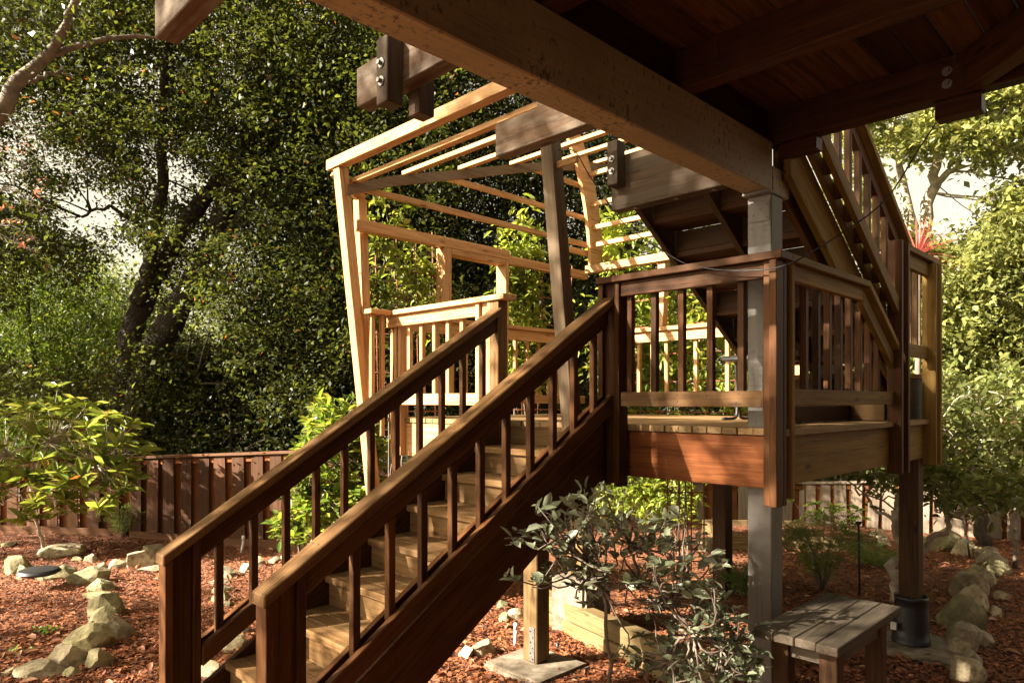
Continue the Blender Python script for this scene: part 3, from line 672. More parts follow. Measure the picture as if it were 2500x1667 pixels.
def bucket():
    c = Vector((6.17, 1.675, 0)); prof = [(.137, -1.918), (.140, -1.88), (.133, -1.875), (.130, -1.80), (.119, -1.64), (.115, -1.58), (.121, -1.575), (.121, -1.545), (.114, -1.545), (.111, -1.575)]
    n = 28; V = []; F = []
    for r, z in prof:
        for k in range(n):
            t = 2*math.pi*k/n; rr = r*(1+.03*math.sin(3*t+1)*(z+1.92)*2)
            V.append((c.x+rr*math.cos(t), c.y+rr*math.sin(t), z+.004*math.sin(5*t)*(z > -1.6)))
    for i in range(len(prof)-1):
        for k in range(n): F.append((i*n+k, i*n+(k+1) % n, (i+1)*n+(k+1) % n, (i+1)*n+k))
    me = bpy.data.meshes.new('bucket'); me.from_pydata(V, [], F); me.polygons.foreach_set('use_smooth', [True]*len(F)); me.update()
    B = link('plastic_bucket', me, M_BLACK); tag(B, 'upturned black plastic bucket wrapped round the foot of the dark post', 'bucket')
    box('paper_tag', 6.0, 6.03, 1.735, 1.775, -1.80, -1.745, M_PVC, B, 'z', .001)
bucket()

# ---------------------------------------------------------------- bench, planter timbers, chair
def bench():
    T = thing('work_bench', 'weathered wooden bench table of four planks under the deck corner', 'bench', (3.78, 1.4, GZ))
    for i in range(4): box('top_board', 3.30+random.uniform(-.006, .006), 4.22, 1.195+.1025*i, 1.195+.1025*i+.0985, -1.172, -1.13, M_BENCH, T, 'x', .004)
    for x, y in ((3.40, 1.235), (3.40, 1.47), (4.03, 1.235), (4.03, 1.47)): box('leg', x, x+.085, y, y+.085, GZ, -1.173, M_DK6, T, 'z', .004)
    box('apron', 3.486, 4.029, 1.252, 1.290, -1.27, -1.174, M_BENCH, T, 'x'); box('apron', 3.486, 4.029, 1.50, 1.538, -1.27, -1.174, M_BENCH, T, 'x')
    box('apron', 3.424, 3.462, 1.321, 1.469, -1.27, -1.174, M_BENCH, T, 'y'); box('apron', 4.054, 4.092, 1.321, 1.469, -1.27, -1.174, M_BENCH, T, 'y')
    box('stretcher', 3.486, 4.029, 1.352, 1.440, -1.80, -1.762, M_BENCH, T, 'x')
bench()
def planters():
    T = thing('retaining_timbers', 'two stacked pale timbers edging the bed behind the stairs', 'timber edging', (4.4, 3.3, GZ))
    a = Vector((4.66, 4.35, 0)); b = Vector((4.14, 2.25, 0))
    for k in range(2):
        z = Vector((0, 0, GZ+.08+k*.142)); e = Vector((.01*k, 0, 0)); bar('timber', a+z+e, b+z+e, .14, .138, M_TIMB, T, .008)
    T = thing('planter_box', 'low raised planter bed of pale boards by the back fence', 'planter', (9.6, 4.2, GZ))
    A = px(1780, 1346, Z=GZ); B = px(2140, 1352, Z=GZ); n = Vector((1, 1, 0)).normalized()
    d = (B-A).normalized()
    for k in range(2):
        z = Vector((0, 0, .055+.105*k))
        bar('board', A+z, B+z, .05, .102, M_TIMB, T); bar('board', A+n*1.25+z, B+n*1.25+z, .05, .102, M_TIMB, T)
        bar('board', A+n*.03+z-d*.0, A+n*1.22+z, .05, .10, M_TIMB, T); bar('board', B+n*.03+z, B+n*1.22+z, .05, .10, M_TIMB, T)
    c8 = [A+Vector((0, 0, .02)), B+Vector((0, 0, .02)), B+n*1.2+Vector((0, 0, .02)), A+n*1.2+Vector((0, 0, .02))]
    c8 += [p+Vector((0, 0, .12)) for p in c8]
    hexa('soil', c8, M_MULCH, T, d, 0)
planters()
def chair():
    T = thing('patio_stool', 'grey tubular metal seat on the deck half hidden by the grey post', 'stool', (5.15, 2.45, FL))
    for y in (2.20, 2.62):
        p = curve_pts([(4.90, y, FL+.012), (5.06, y, FL+.012), (5.12, y, FL+.05), (5.12, y, .10), (5.10, y, .30)], 6)
        tubes('leg', [(p, .012)], M_TUBE, T)
        p = curve_pts([(5.40, y, FL+.012), (5.22, y, FL+.012), (5.16, y, FL+.05), (5.16, y, .10), (5.18, y, .30)], 6)
        tubes('leg', [(p, .012)], M_TUBE, T)
    box('seat', 4.92, 5.38, 2.17, 2.65, .30, .342, M_TUBE, T, 'x', .012)
    for x in (5.10, 5.18): tubes('crossbar', [([(x, 2.20, .29), (x, 2.62, .29)], .010)], M_TUBE, T)
chair()
def cable():
    p = [(3.845, .935, 1.345), px(2246, 360, X=3.76), px(2160, 490, X=3.68), px(2050, 572, X=3.58), px(1960, 628, X=3.50), px(1916, 648, X=3.455), px(1860, 659, X=3.452), px(1768, 660, X=3.452),
         px(1700, 650, X=3.47), px(1657, 636, X=3.56), px(1560, 575, X=3.75), px(1512, 533, X=3.78), px(1440, 430, X=3.6), px(1405, 372, X=3.35), (3.0, 2.62, 1.43)]
    o = tubes('black_cable', [(curve_pts(p, 8), .0036)], M_BLACK); tag(o, 'thin black cable looping from the deck block down along the corner rail', 'cable')
cable()

# ---------------------------------------------------------------- fences
def fence(lbl, p0, p1, n, z0a, z0b, z1a, z1b, front, kick=True, wd=.19, bm_=None):
    M_FENCE = bm_ or globals()['M_FENCE']
    T = thing('board_fence', lbl, 'fence', (p0[0], p0[1], GZ))
    a = Vector((p0[0], p0[1], 0)); b = Vector((p1[0], p1[1], 0)); d = (b-a).normalized(); f = Vector(front); L = (b-a).length
    zt = lambda t: z1a+(z1b-z1a)*t
    zb = lambda t: z0a+(z0b-z0a)*t
    k = 0; s = 0
    step = L/n
    for k in range(n):
        s = k*step; t = (s+wd/2)/L
        c = a+d*(s+wd/2)+f*.03
        bar('fence_board', c+Vector((0, 0, zb(t)+random.uniform(.02, .05))), c+d*random.gauss(0, .012)+Vector((0, 0, zt(t)-.04+random.gauss(0, .006))), wd*random.uniform(.88, 1.04), .02, M_FENCE, T, .002, side=d)
        c = a+d*(s+step/2+wd/2)-f*.03
        bar('fence_board', c+Vector((0, 0, zb(t)+.04)), c+Vector((0, 0, zt(t)-.04)), wd, .02, M_FENCER, T, .002, side=d)
    for off, h, m in ((-.06, .075, M_FENCE), ):
        bar('rail', a+Vector((0, 0, zt(0)+off-.03)), b+Vector((0, 0, zt(1)+off-.03)), .036, h, M_FENCER, T)
    bar('cap_board', a-d*.03+Vector((0, 0, zt(0)-.018)), b+d*.03+Vector((0, 0, zt(1)-.018)), .14, .034, M_FENCE, T)
    if kick: bar('kick_board', a+f*.055+Vector((0, 0, zb(0)+.06)), b+f*.055+Vector((0, 0, zb(1)+.06)), .035, .17, M_FENCE, T)
    for i in range(0, n+1, 4):
        c = a+d*(i*step)-f*.09; t = i/n
        bar('fence_post', c+Vector((0, 0, GZ)), c+Vector((0, 0, zt(t)-.04)), .09, .09, M_FENCE, T, side=d)
V2 = lambda v: (v.x, v.y)
pA = px(-120, 1290, D=10.6); pB = px(318, 1310, D=10.1); pC = px(322, 1310, D=10.0); pD = px(900, 1360, D=8.9)
nf = Vector((-1, -1, 0)).normalized()
fence('shaded board fence behind the glossy leaved bush at the far left', V2(pA), V2(pB), 9, GZ, GZ, -.86, -.80, nf)
fence('dark red brown board fence between the bush and the stairs', V2(pC), V2(pD), 13, GZ, GZ, -.80, -.60, nf)
pE = px(1280, 1300, D=11.6); pF = px(1960, 1300, D=11.4); pG = px(1964, 1300, D=11.35); pH = px(2600, 1330, D=9.5)
fence('fence coloured as sunlit grey behind the planter box under the deck', V2(pE), V2(pF), 13, GZ, GZ, -1.30, -1.32, nf, False, .17, M_FENCEG)
fence('board fence behind the pale trunked citrus tree at the right', V2(pG), V2(pH), 15, GZ, GZ, -1.32, -1.06, nf, False, .17, M_FENCEG)

# ---------------------------------------------------------------- stones
def stone_mesh(sx, sy, sz, seed, cuts=28):
    rr = random.Random(seed); bm = bmesh.new(); bmesh.ops.create_icosphere(bm, subdivisions=4, radius=1)
    for v in bm.verts:
        m = max(abs(v.co.x), abs(v.co.y), abs(v.co.z)); v.co = v.co.lerp(v.co/m*.85, .75)
    for _ in range(cuts):
        n = Vector((rr.gauss(0, 1), rr.gauss(0, 1), rr.gauss(0, .7)+.25)).normalized(); d = rr.uniform(.42, .66)
        for v in bm.verts:
            e = v.co.dot(n)-d
            if e > 0: v.co -= n*e
    from mathutils import noise
    o = Vector((rr.random()*50, rr.random()*50, rr.random()*50))
    for v in bm.verts:
        k = noise.fractal(v.co*3.2+o, .8, 2.1, 5)*.03; v.co *= 1.32*(1+k)
        v.co.x *= sx; v.co.y *= sy; v.co.z *= sz
    me = bpy.data.meshes.new('stone'); bm.to_mesh(me); bm.free()
    me.polygons.foreach_set('use_smooth', [True]*len(me.polygons))
    try: me.set_sharp_from_angle(angle=R(17))
    except Exception: pass
    return me
ORD = 'first second third fourth fifth sixth seventh eighth ninth tenth eleventh twelfth thirteenth fourteenth fifteenth sixteenth seventeenth eighteenth nineteenth twentieth twenty-first twenty-second twenty-third twenty-fourth twenty-fifth twenty-sixth'.split()
def stones(lst, ox, oy, where, group, k=.38265, hs=.66):
    for i, (cx, cy, w_, h_, moss) in enumerate(lst):
        x = ox+cx*k; yb = oy+(cy+h_*.5)*k
        g = px(x, yb, Z=GZ); D = (g.x+g.y)/math.sqrt(2)
        sx = w_*k*D/1700*.63; hh = h_*k*D/1700*1.2
        sz = max(.07, min(hh*hs, sx*1.1)); sy = max(.09, sx*random.uniform(.6, .9))
        me = stone_mesh(sx, sy, sz, 100+i*7+int(ox)+int(cx))
        c = g+Vector((1, 1, 0)).normalized()*sy*.6
        M = Matrix.Translation((c.x, c.y, GZ+sz*.42)) @ Matrix.Rotation(R(-45+random.uniform(-22, 22)), 4, 'Z') @ Matrix.Rotation(R(random.uniform(-9, 9)), 4, 'Y')
        o = link('stone', me, M_ROCKM if moss else M_ROCK, None, M)
        big = 'large' if sx > .17 else 'small' if sx < .09 else 'medium'
        tag(o, '%s %s %s, %s' % (big, 'mossy' if moss else 'tan', 'stone', where % ORD[i]), 'stone', group)
stones([(180, 1520, 330, 150, 0), (30, 1520, 100, 80, 0), (425, 1520, 150, 110, 1), (375, 1430, 240, 190, 0), (590, 1420, 190, 190, 1), (500, 1310, 350, 200, 1), (725, 1250, 210, 170, 0), (625, 1160, 250, 110, 1), (640, 1090, 240, 170, 1),
        (610, 1020, 210, 70, 1), (615, 965, 200, 90, 1), (545, 900, 260, 120, 1), (320, 885, 280, 100, 1), (130, 870, 120, 100, 1), (85, 830, 180, 130, 1)], 0, 1067, '%s from the near end of the curved border at the left', 'stones of the curved border at the left')
stones([(310, 735, 310, 100, 0), (480, 785, 95, 60, 1), (567, 778, 115, 90, 0), (632, 812, 70, 95, 0), (725, 810, 140, 95, 0), (872, 785, 230, 130, 0), (945, 720, 160, 90, 0), (985, 790, 90, 70, 1), (950, 855, 170, 40, 0), (30, 690, 110, 40, 1)],
       0, 1067, '%s from the left in the row before the left fence', 'stones in the row before the left fence', hs=.6)
stones([(1345, 1500, 180, 150, 0), (1480, 1330, 170, 120, 0), (1495, 1250, 190, 90, 0), (1600, 1190, 90, 30, 0), (1410, 1080, 140, 60, 0), (1400, 1035, 150, 80, 1), (1395, 985, 140, 60, 0), (1390, 935, 150, 50, 0), (1430, 880, 150, 80, 0), (1560, 840, 90, 80, 0),
        (1640, 805, 110, 60, 0), (1745, 790, 100, 50, 0), (1815, 768, 70, 50, 0)], 0, 1067, '%s from the near end of the border seen through the stair balusters', 'stones seen through the stair balusters')
stones([(1000, 1370, 190, 110, 0), (880, 1390, 120, 90, 0), (1130, 1160, 100, 90, 1), (1200, 1140, 130, 110, 0), (1120, 1080, 120, 80, 1), (1500, 1540, 260, 60, 0)], 800, 1067, '%s in the group round the strapped post below the stairs', 'stones round the post below the stairs')
stones([(2030, 1545, 230, 110, 0), (2050, 1455, 150, 80, 0), (1960, 1385, 160, 110, 0), (1985, 1285, 240, 220, 0), (2130, 1250, 130, 220, 0), (2010, 1170, 280, 160, 1), (2070, 1080, 240, 140, 0), (2200, 1080, 90, 160, 0), (2045, 1000, 290, 100, 0), (2230, 990, 90, 150, 0),
        (2100, 930, 220, 100, 0), (2200, 880, 200, 70, 1), (2180, 830, 210, 70, 0), (2160, 780, 170, 70, 0), (2100, 745, 110, 80, 0), (2010, 730, 160, 90, 0), (1870, 700, 230, 90, 1), (1750, 690, 90, 70, 0), (1450, 655, 140, 100, 0)], 1600, 1067, '%s from the near end of the low wall at the right', 'stones of the low wall at the right', hs=1.2)
stones([(320, 680, 130, 110, 0), (200, 700, 90, 70, 1)], 1600, 1067, '%s from the right beside the planter box', 'stones by the planter box')

# ---------------------------------------------------------------- small garden things
def lathe(name, prof, c, mat, n=24, parent=None):
    V = []; F = []
    for r, z in prof:
        for k in range(n): V.append((c[0]+r*math.cos(2*math.pi*k/n), c[1]+r*math.sin(2*math.pi*k/n), c[2]+z))
    for i in range(len(prof)-1):
        for k in range(n): F.append((i*n+k, i*n+(k+1) % n, (i+1)*n+(k+1) % n, (i+1)*n+k))
    me = bpy.data.meshes.new(name); me.from_pydata(V, [], F); me.polygons.foreach_set('use_smooth', [True]*len(F)); me.update()
    return link(name, me, mat, parent)
g = px(95, 1400, Z=GZ+.19)
o = lathe('plastic_saucer', [(.001, .05), (.17, .05), (.185, .045), (.19, .028), (.20, .024), (.20, .016), (.165, -.005), (.001, -.005)], (g.x, g.y, g.z), M_BLACK); tag(o, 'round black plastic saucer lying on the stones at the left', 'saucer')
def stake(lbl, x, yb, yt, rad, mat, lean=(0, 0), cap=None, zb=GZ):
    a = px(x, yb, Z=zb); D = (a.x+a.y)/math.sqrt(2); b = px(x+lean[0], yt, D=D)
    T = thing('garden_stake', lbl, 'stake', a)
    tubes('shaft', [([a-Vector((0, 0, .05)), b], rad)], mat, T, 8)
    if cap: tubes('head', [([b, b+Vector((0, 0, cap[0]))], [cap[1], cap[1]*cap[3]])], cap[2], T, 12)
stake('thin black path light pole beside the feathery fern', 2099, 1457, 1280, .011, M_BLACK, (-3, 0), (.03, .02, M_BLACK, 1.8))
stake('white plastic riser pipe left of the strapped post', 1257, 1580, 1535, .014, M_PVC, (2, 0), (.05, .017, M_PVC, 1.))
stake('short black stub pipe right of the strapped post', 1361, 1592, 1568, .014, M_BLACK)
stake('slim pale riser pipe standing before the left fence', 588, 1352, 1318, .015, M_PVC, (6, 0), (.06, .02, M_PVC, 1.))
stake('thin steel rod leaning by the board fence at the right', 2369, 1366, 1195, .010, M_TUBE, (-24, 0))
stake('sprinkler stake with green top by the sunlit pier', 1406, 1398, 1270, .012, M_TUBE, (3, 0), (.05, .02, M_GREENP, 1.2))
stake('green topped sprinkler stake right of the sunlit pier', 1476, 1500, 1310, .011, M_TUBE, (4, 0), (.06, .02, M_GREENP, 1.2))
def trellis(lbl, pts_fn, us, vs_, r=.007):
    T = thing('metal_trellis', lbl, 'trellis', pts_fn(us[0], vs_[0]))
    for u_ in us: tubes('upright_rod', [([pts_fn(u_, vs_[0]-.1), pts_fn(u_, (vs_[0]+vs_[-1])/2), pts_fn(u_, vs_[-1]+.12)], r)], M_RUST, T, 6)
    for v_ in vs_: tubes('cross_rod', [([pts_fn(us[0]-.04, v_), pts_fn(us[-1]+.04, v_)], r)], M_RUST, T, 6)
trellis('rusty rod trellis left of the window frame, hung with vine', lambda u_, v_: Vector((u_, 5.24+.03*v_, v_)), [3.55, 3.78, 4.0, 4.2], [-.1, .25, .6, .95, 1.2, 1.5])
trellis('rusty rod trellis right of the window frame behind the dark post', lambda u_, v_: Vector((u_+.05*v_, 5.24, v_)), [5.15, 5.4, 5.65, 5.9, 6.15], [-.1, .25, .55, .85, 1.15, 1.45])
trellis('rusty trellis along the far side of the deck', lambda u_, v_: Vector((6.42, u_, v_)), [3.0, 3.3, 3.6, 3.9, 4.2, 4.5, 4.8], [-.12, .2, .5, .8, 1.1, 1.4])
ta = px(1630, 1400, D=7.6)
trellis('rusty trellis standing in the mulch below the deck', lambda u_, v_: Vector((ta.x+u_*.7, ta.y-u_*.7, v_)), [0, .13, .26, .40], [-1.75, -1.35, -1.0, -.7], .008)

# ---------------------------------------------------------------- plants
def tree_things(name, lbl, cat, base, trunk, crown_mesh, bark, group=None, crown_name='crown', extra=None, n=10):
    T = thing(name, lbl, cat, base, group)
    if trunk: tubes('trunk', trunk, bark, T, n)
    if crown_mesh: link(crown_name, crown_mesh, None, T)
    if extra: extra(T)
    return T
def limb(pts, r0, r1, n=5, jit=.02):
    c = curve_pts(pts, n, jit); k = len(c); return (c, [r0+(r1-r0)*i/(k-1) for i in range(k)])
def twigs_to(C, k, root_pts, r=.012):
    """k thin branches that run from the limbs out into the foliage"""
    out = []; rp = [Vector(p) for p in root_pts]
    for c in C[RNG.choice(len(C), min(k, len(C)), replace=False)]:
        c = Vector(c); a = min(rp, key=lambda p: (p-c).length+random.random()*.8)
        if (a-c).length > 2.4: continue
        m = (a+c)/2+Vector((random.gauss(0, .2), random.gauss(0, .2), random.gauss(0, .12)+.1))
        out.append(limb([a, m, c], r*random.uniform(.8, 1.8), .003, 4, .015))
    return out
NA, NB = Noise2(21), Noise2(22)
def big_oak():
    # leaning oak at the left: dense dark crown with sky holes
    x, y, P = frustum(5000, -420, 1120, -320, 1000, 9.2, 14.)
    hole = np.zeros(len(x))
    for cx, cy, rx, ry in ((225, 520, 115, 75), (300, 640, 75, 65), (395, 395, 55, 48), (440, 440, 60, 55), (110, 385, 140, 55), (60, 300, 70, 35), (350, 200, 50, 35), (480, 500, 35, 35), (735, 75, 40, 40), (560, 160, 40, 30), (20, 450, 50, 35), (300, 730, 110, 110),
                           (120, 800, 190, 140), (480, 860, 60, 120), (520, 960, 130, 70)):
        hole = np.maximum(hole, 1-np.hypot((x-cx)/rx, (y-cy)/ry))
    nz = NA(x/95, y/95)*.6+NB(x/38, y/38)*.4
    keep = (hole < .0+.15*RNG.random(len(x))) & (nz > .20) & ~((x > 800) & (y > 930))
    trunk_px = np.array([(352, 940), (390, 850), (425, 770), (460, 700), (500, 630), (530, 555), (560, 480), (300, 960), (320, 850), (345, 740), (380, 670), (420, 600), (470, 530), (520, 460), (390, 480), (394, 390), (398, 300), (400, 200), (370, 620), (625, 230), (650, 130), (610, 330)])
    dp = np.min(np.hypot(x[:, None]-trunk_px[None, :, 0], y[:, None]-trunk_px[None, :, 1]), 1); dist = (P[:, 0]+P[:, 1])/math.sqrt(2)
    keep &= ~((dp < 55) & (dist < 11.7) & (RNG.random(len(x)) < .72) & (y > 380))          # the limbs stand clear of the foliage
    x2, y2, P2 = frustum(1100, 60, 900, -200, 800, 12.2, 15.); k2 = (NA(x2/95, y2/95)*.6+NB(x2/38, y2/38)*.4 > .36) & ~((np.hypot((x2-225)/115, (y2-520)/75) < 1) | (np.hypot((x2-420)/70, (y2-420)/70) < 1) | (np.hypot((x2-300)/70, (y2-640)/60) < 1) | ((x2 < 420) & (y2 > 640)))
    P = np.concatenate([P[keep], P2[k2]])
    C = cluster(P, 80, np.array([.22, .22, .17]))
    me = leaf_mesh('crown', C, .064, .037, L_OAK, flat=.5)
    D = 11.2
    pp = lambda *l: [px(a, b, D=D+c) for a, b, c in l]
    tr = [limb(pp((318, 1320, 0), (340, 1080, 0), (352, 940, 0), (425, 770, 0), (500, 630, .1), (560, 480, .2), (610, 350, .4)), .27, .15),
          limb(pp((300, 1320, .3), (300, 960, .3), (345, 740, .4), (420, 600, .4), (520, 460, .5), (600, 400, .7), (760, 330, .8)), .21, .09),
          limb(pp((335, 740, .2), (365, 640, .1), (390, 480, 0), (398, 300, -.2), (405, 80, -.4)), .13, .05),
          limb(pp((520, 640, .1), (600, 520, 0), (690, 440, -.2)), .11, .05), limb(pp((600, 400, .3), (625, 230, .3), (650, 130, .2), (668, -40, 0)), .11, .06),
          limb(pp((360, 900, 0), (440, 890, -.5), (490, 930, -.8)), .05, .02), limb(pp((385, 560, .1), (330, 540, -.4), (260, 505, -.6), (200, 530, -.8)), .04, .02), limb(pp((395, 330, -.1), (370, 270, -.2), (300, 230, -.3)), .04, .015)]
    roots = [p for t in tr for p in t[0]]
    tr += twigs_to(P, 150, roots)
    tree_things('leaning_oak', 'large dark oak with twin leaning trunks behind the left fence', 'tree', px(330, 1320, D=D), tr, me, M_BARK)
big_oak()
def dark_evergreen():
    x, y, P = frustum(4300, 640, 1560, 60, 1120, 10.0, 13.5)
    nz = NA(x/80+9, y/80)*.6+NB(x/30+5, y/30)*.4
    keep = (nz > .22) & ((y < 1040) | (x < 700)); P = P[keep]
    me = leaf_mesh('crown', cluster(P, 64, np.array([.21, .21, .19])), .064, .037, L_OAK, flat=.2)
    b = px(1120, 1300, D=12.2)
    tr = [limb([b, px(1110, 900, D=12), px(1060, 600, D=11.8), px(990, 300, D=11.5)], .22, .07), limb([px(1110, 850, D=12), px(1200, 650, D=12), px(1330, 480, D=12)], .12, .05)]
    tr += twigs_to(P, 60, [p for t in tr for p in t[0]])
    tree_things('dense_oak', 'dense dark evergreen oak filling the view behind the pergola', 'tree', b, tr, me, M_BARK)
dark_evergreen()
def near_limb_tree():
    D = 7.2; pp = lambda *l: [px(a, b, D=D+c) for a, b, c in l]
    tr = [limb(pp((-420, 1300, 1), (-300, 800, .6), (-120, 420, .2), (0, 270, 0), (40, 205, 0), (105, 145, 0), (158, 75, -.1), (195, -40, -.2)), .13, .03, 6, .006),
          limb(pp((110, 140, 0), (200, 112, .1), (300, 90, .2), (390, 95, .3)), .04, .016, 6, .006), limb(pp((50, 205, 0), (110, 190, .2), (150, 175, .3), (175, 195, .3)), .028, .01)]
    tw = []
    for k in range(9):
        a = px(random.uniform(-60, -10), 270+38*k, D=D+random.uniform(-.1, .3)); e = px(random.uniform(60, 150), 300+38*k+random.uniform(-20, 40), D=D+random.uniform(-.2, .4)); m = (a+e)/2+Vector((0, 0, random.gauss(.05, .08)))
        tw.append(limb([a, m, e], .008, .002, 5, .012))
        for q in tw[-1][0][3::2]: tw.append(limb([q, q+Vector((random.gauss(0, .12), random.gauss(0, .12), random.gauss(0, .08))), q+Vector((random.gauss(.05, .2), random.gauss(-.05, .2), random.gauss(-.03, .12)))], .004, .0012, 4, .008))
    x, y, P = frustum(150, -260, 230, -120, 130, 6.6, 8.2)
    C = cluster(P, 40, .16); me = leaf_mesh('crown', C, .06, .032, L_OAK)
    def dry(T):
        q = cluster([px(random.uniform(0, 110), random.uniform(300, 600), D=D+.1) for _ in range(7)], 8, .05)
        link('dry_leaves', leaf_mesh('dry_leaves', q, .05, .025, L_DRY), None, T)
        tubes('dead_twigs', tw, M_GREYBARK, T, 5)
    tree_things('bare_limbed_tree', 'tree with a bare grey limb and dead twigs at the upper left edge', 'tree', px(-420, 1300, D=8.2), tr, me, M_GREYBARK, extra=dry)
near_limb_tree()
def leafy(name, lbl, cat, n, box_, per, sig, L, W, mat, base, trunk, bark, thr=.3, seed=0, flat=.3, sc=60., droop=0., group=None, shape=None, tw=30, six=False):
    x, y, P = frustum(n, *box_)
    nz = NA(x/sc+seed, y/sc)*.6+NB(x/(sc*.4)+seed, y/(sc*.4))*.4; k = nz > thr
    if shape: k &= shape(x, y)
    P = P[k]; me = leaf_mesh('crown', cluster(P, per, sig), L, W, mat, flat=flat, droop=droop, six=six)
    tr = list(trunk)
    if tw: tr += twigs_to(P, tw, [p for t in trunk for p in t[0]])
    return tree_things(name, lbl, cat, base, tr, me, bark, group)
ell = lambda cx, cy, rx, ry: (lambda x, y: np.hypot((x-cx)/rx, (y-cy)/ry) < 1+.25*(NB(x/30, y/30)-.5))
b = px(90, 1320, D=15.5)
leafy('feathery_tree', 'bright green feathery tree far behind the fence at the left edge', 'tree', 1500, (-300, 300, 560, 1130, 14.5, 17.5), 42, .26, .13, .035, L_LIME, b, [limb([b, px(80, 900, D=15.5), px(60, 650, D=15.5)], .12, .03)], M_BARK, .2, 3, droop=.5, shape=ell(60, 880, 280, 290))
b = px(270, 1320, D=18.5)
leafy('sunlit_tree', 'pale yellow green sunlit tree glimpsed between the oak trunks', 'tree', 900, (120, 520, 640, 1150, 17.5, 20.), 40, .3, .11, .06, L_FAR, b, [limb([b, px(280, 950, D=18.5), px(290, 750, D=18.5)], .15, .04)], M_BARK, .2, 5, shape=ell(300, 900, 190, 240))
b = px(560, 1330, D=10.2)
leafy('fence_bush', 'dark leafy bush growing behind the left fence below the leaning oak', 'bush', 900, (330, 900, 860, 1130, 10.4, 11.6), 36, .16, .075, .04, L_OAK, b, [limb([b, px(560, 1000, D=10.6)], .05, .02)], M_BARK, .25, 8)
# right-hand trees
b = px(2240, 1320, D=13.)
leafy('pale_trunk_tree', 'tall tree with pale forked trunks and airy sunlit leaves at the upper right', 'tree', 1900, (2040, 2720, 80, 640, 11.5, 14.5), 30, np.array([.2, .2, .15]), .115, .065, L_OAKR, b,
      [limb([b, px(2225, 800, D=13), px(2255, 560, D=12.9), px(2280, 430, D=12.8), px(2300, 300, D=12.6)], .17, .06), limb([px(2245, 600, D=12.9), px(2210, 470, D=12.9), px(2180, 300, D=12.8)], .11, .04), limb([px(2275, 470, D=12.8), px(2340, 390, D=12.6), px(2420, 300, D=12.3)], .07, .03)],
      M_PALEBARK, .40, 11, sc=85, shape=lambda x, y: ~(np.hypot((x-2290)/140, (y-490)/105) < 1), tw=70)
b = px(2440, 1320, D=12.)
leafy('dense_right_tree', 'dense olive green tree filling the right edge behind the fence', 'tree', 2000, (2190, 2750, 520, 1130, 11., 13.5), 32, .17, .10, .055, L_OAKR, b, [limb([b, px(2420, 900, D=12), px(2400, 640, D=12)], .15, .05)], M_BARK, .22, 13,
      shape=lambda x, y: (y > 700-1.1*(x-2260)) | (y > 760))
b = px(1700, 1320, D=14.)
leafy('hedge_behind', 'sunlit leafy hedge seen under and through the deck railings', 'hedge', 2200, (1300, 2350, 640, 1320, 13., 15.), 38, .22, .10, .05, L_FAR, b, [limb([b, px(1700, 900, D=14)], .08, .03), limb([px(1900, 1320, D=14), px(1900, 900, D=14)], .08, .03)], M_BARK, .2, 15)
def woodland():
    x, y, P = frustum(4200, -500, 3000, 560, 1250, 20., 30.)
    hgt = 760+120*(NA(x/230, x*0+3)-.5)+90*np.abs((x-1250)/1250)*0
    P = P[(y > hgt)]; me = leaf_mesh('woodland', cluster(P, 28, .5), .22, .12, L_FAR, flat=.3)
    tag(link('distant_woodland', me, L_FAR), 'distant green woodland beyond the garden fences', 'woodland', kind='stuff')
woodland()

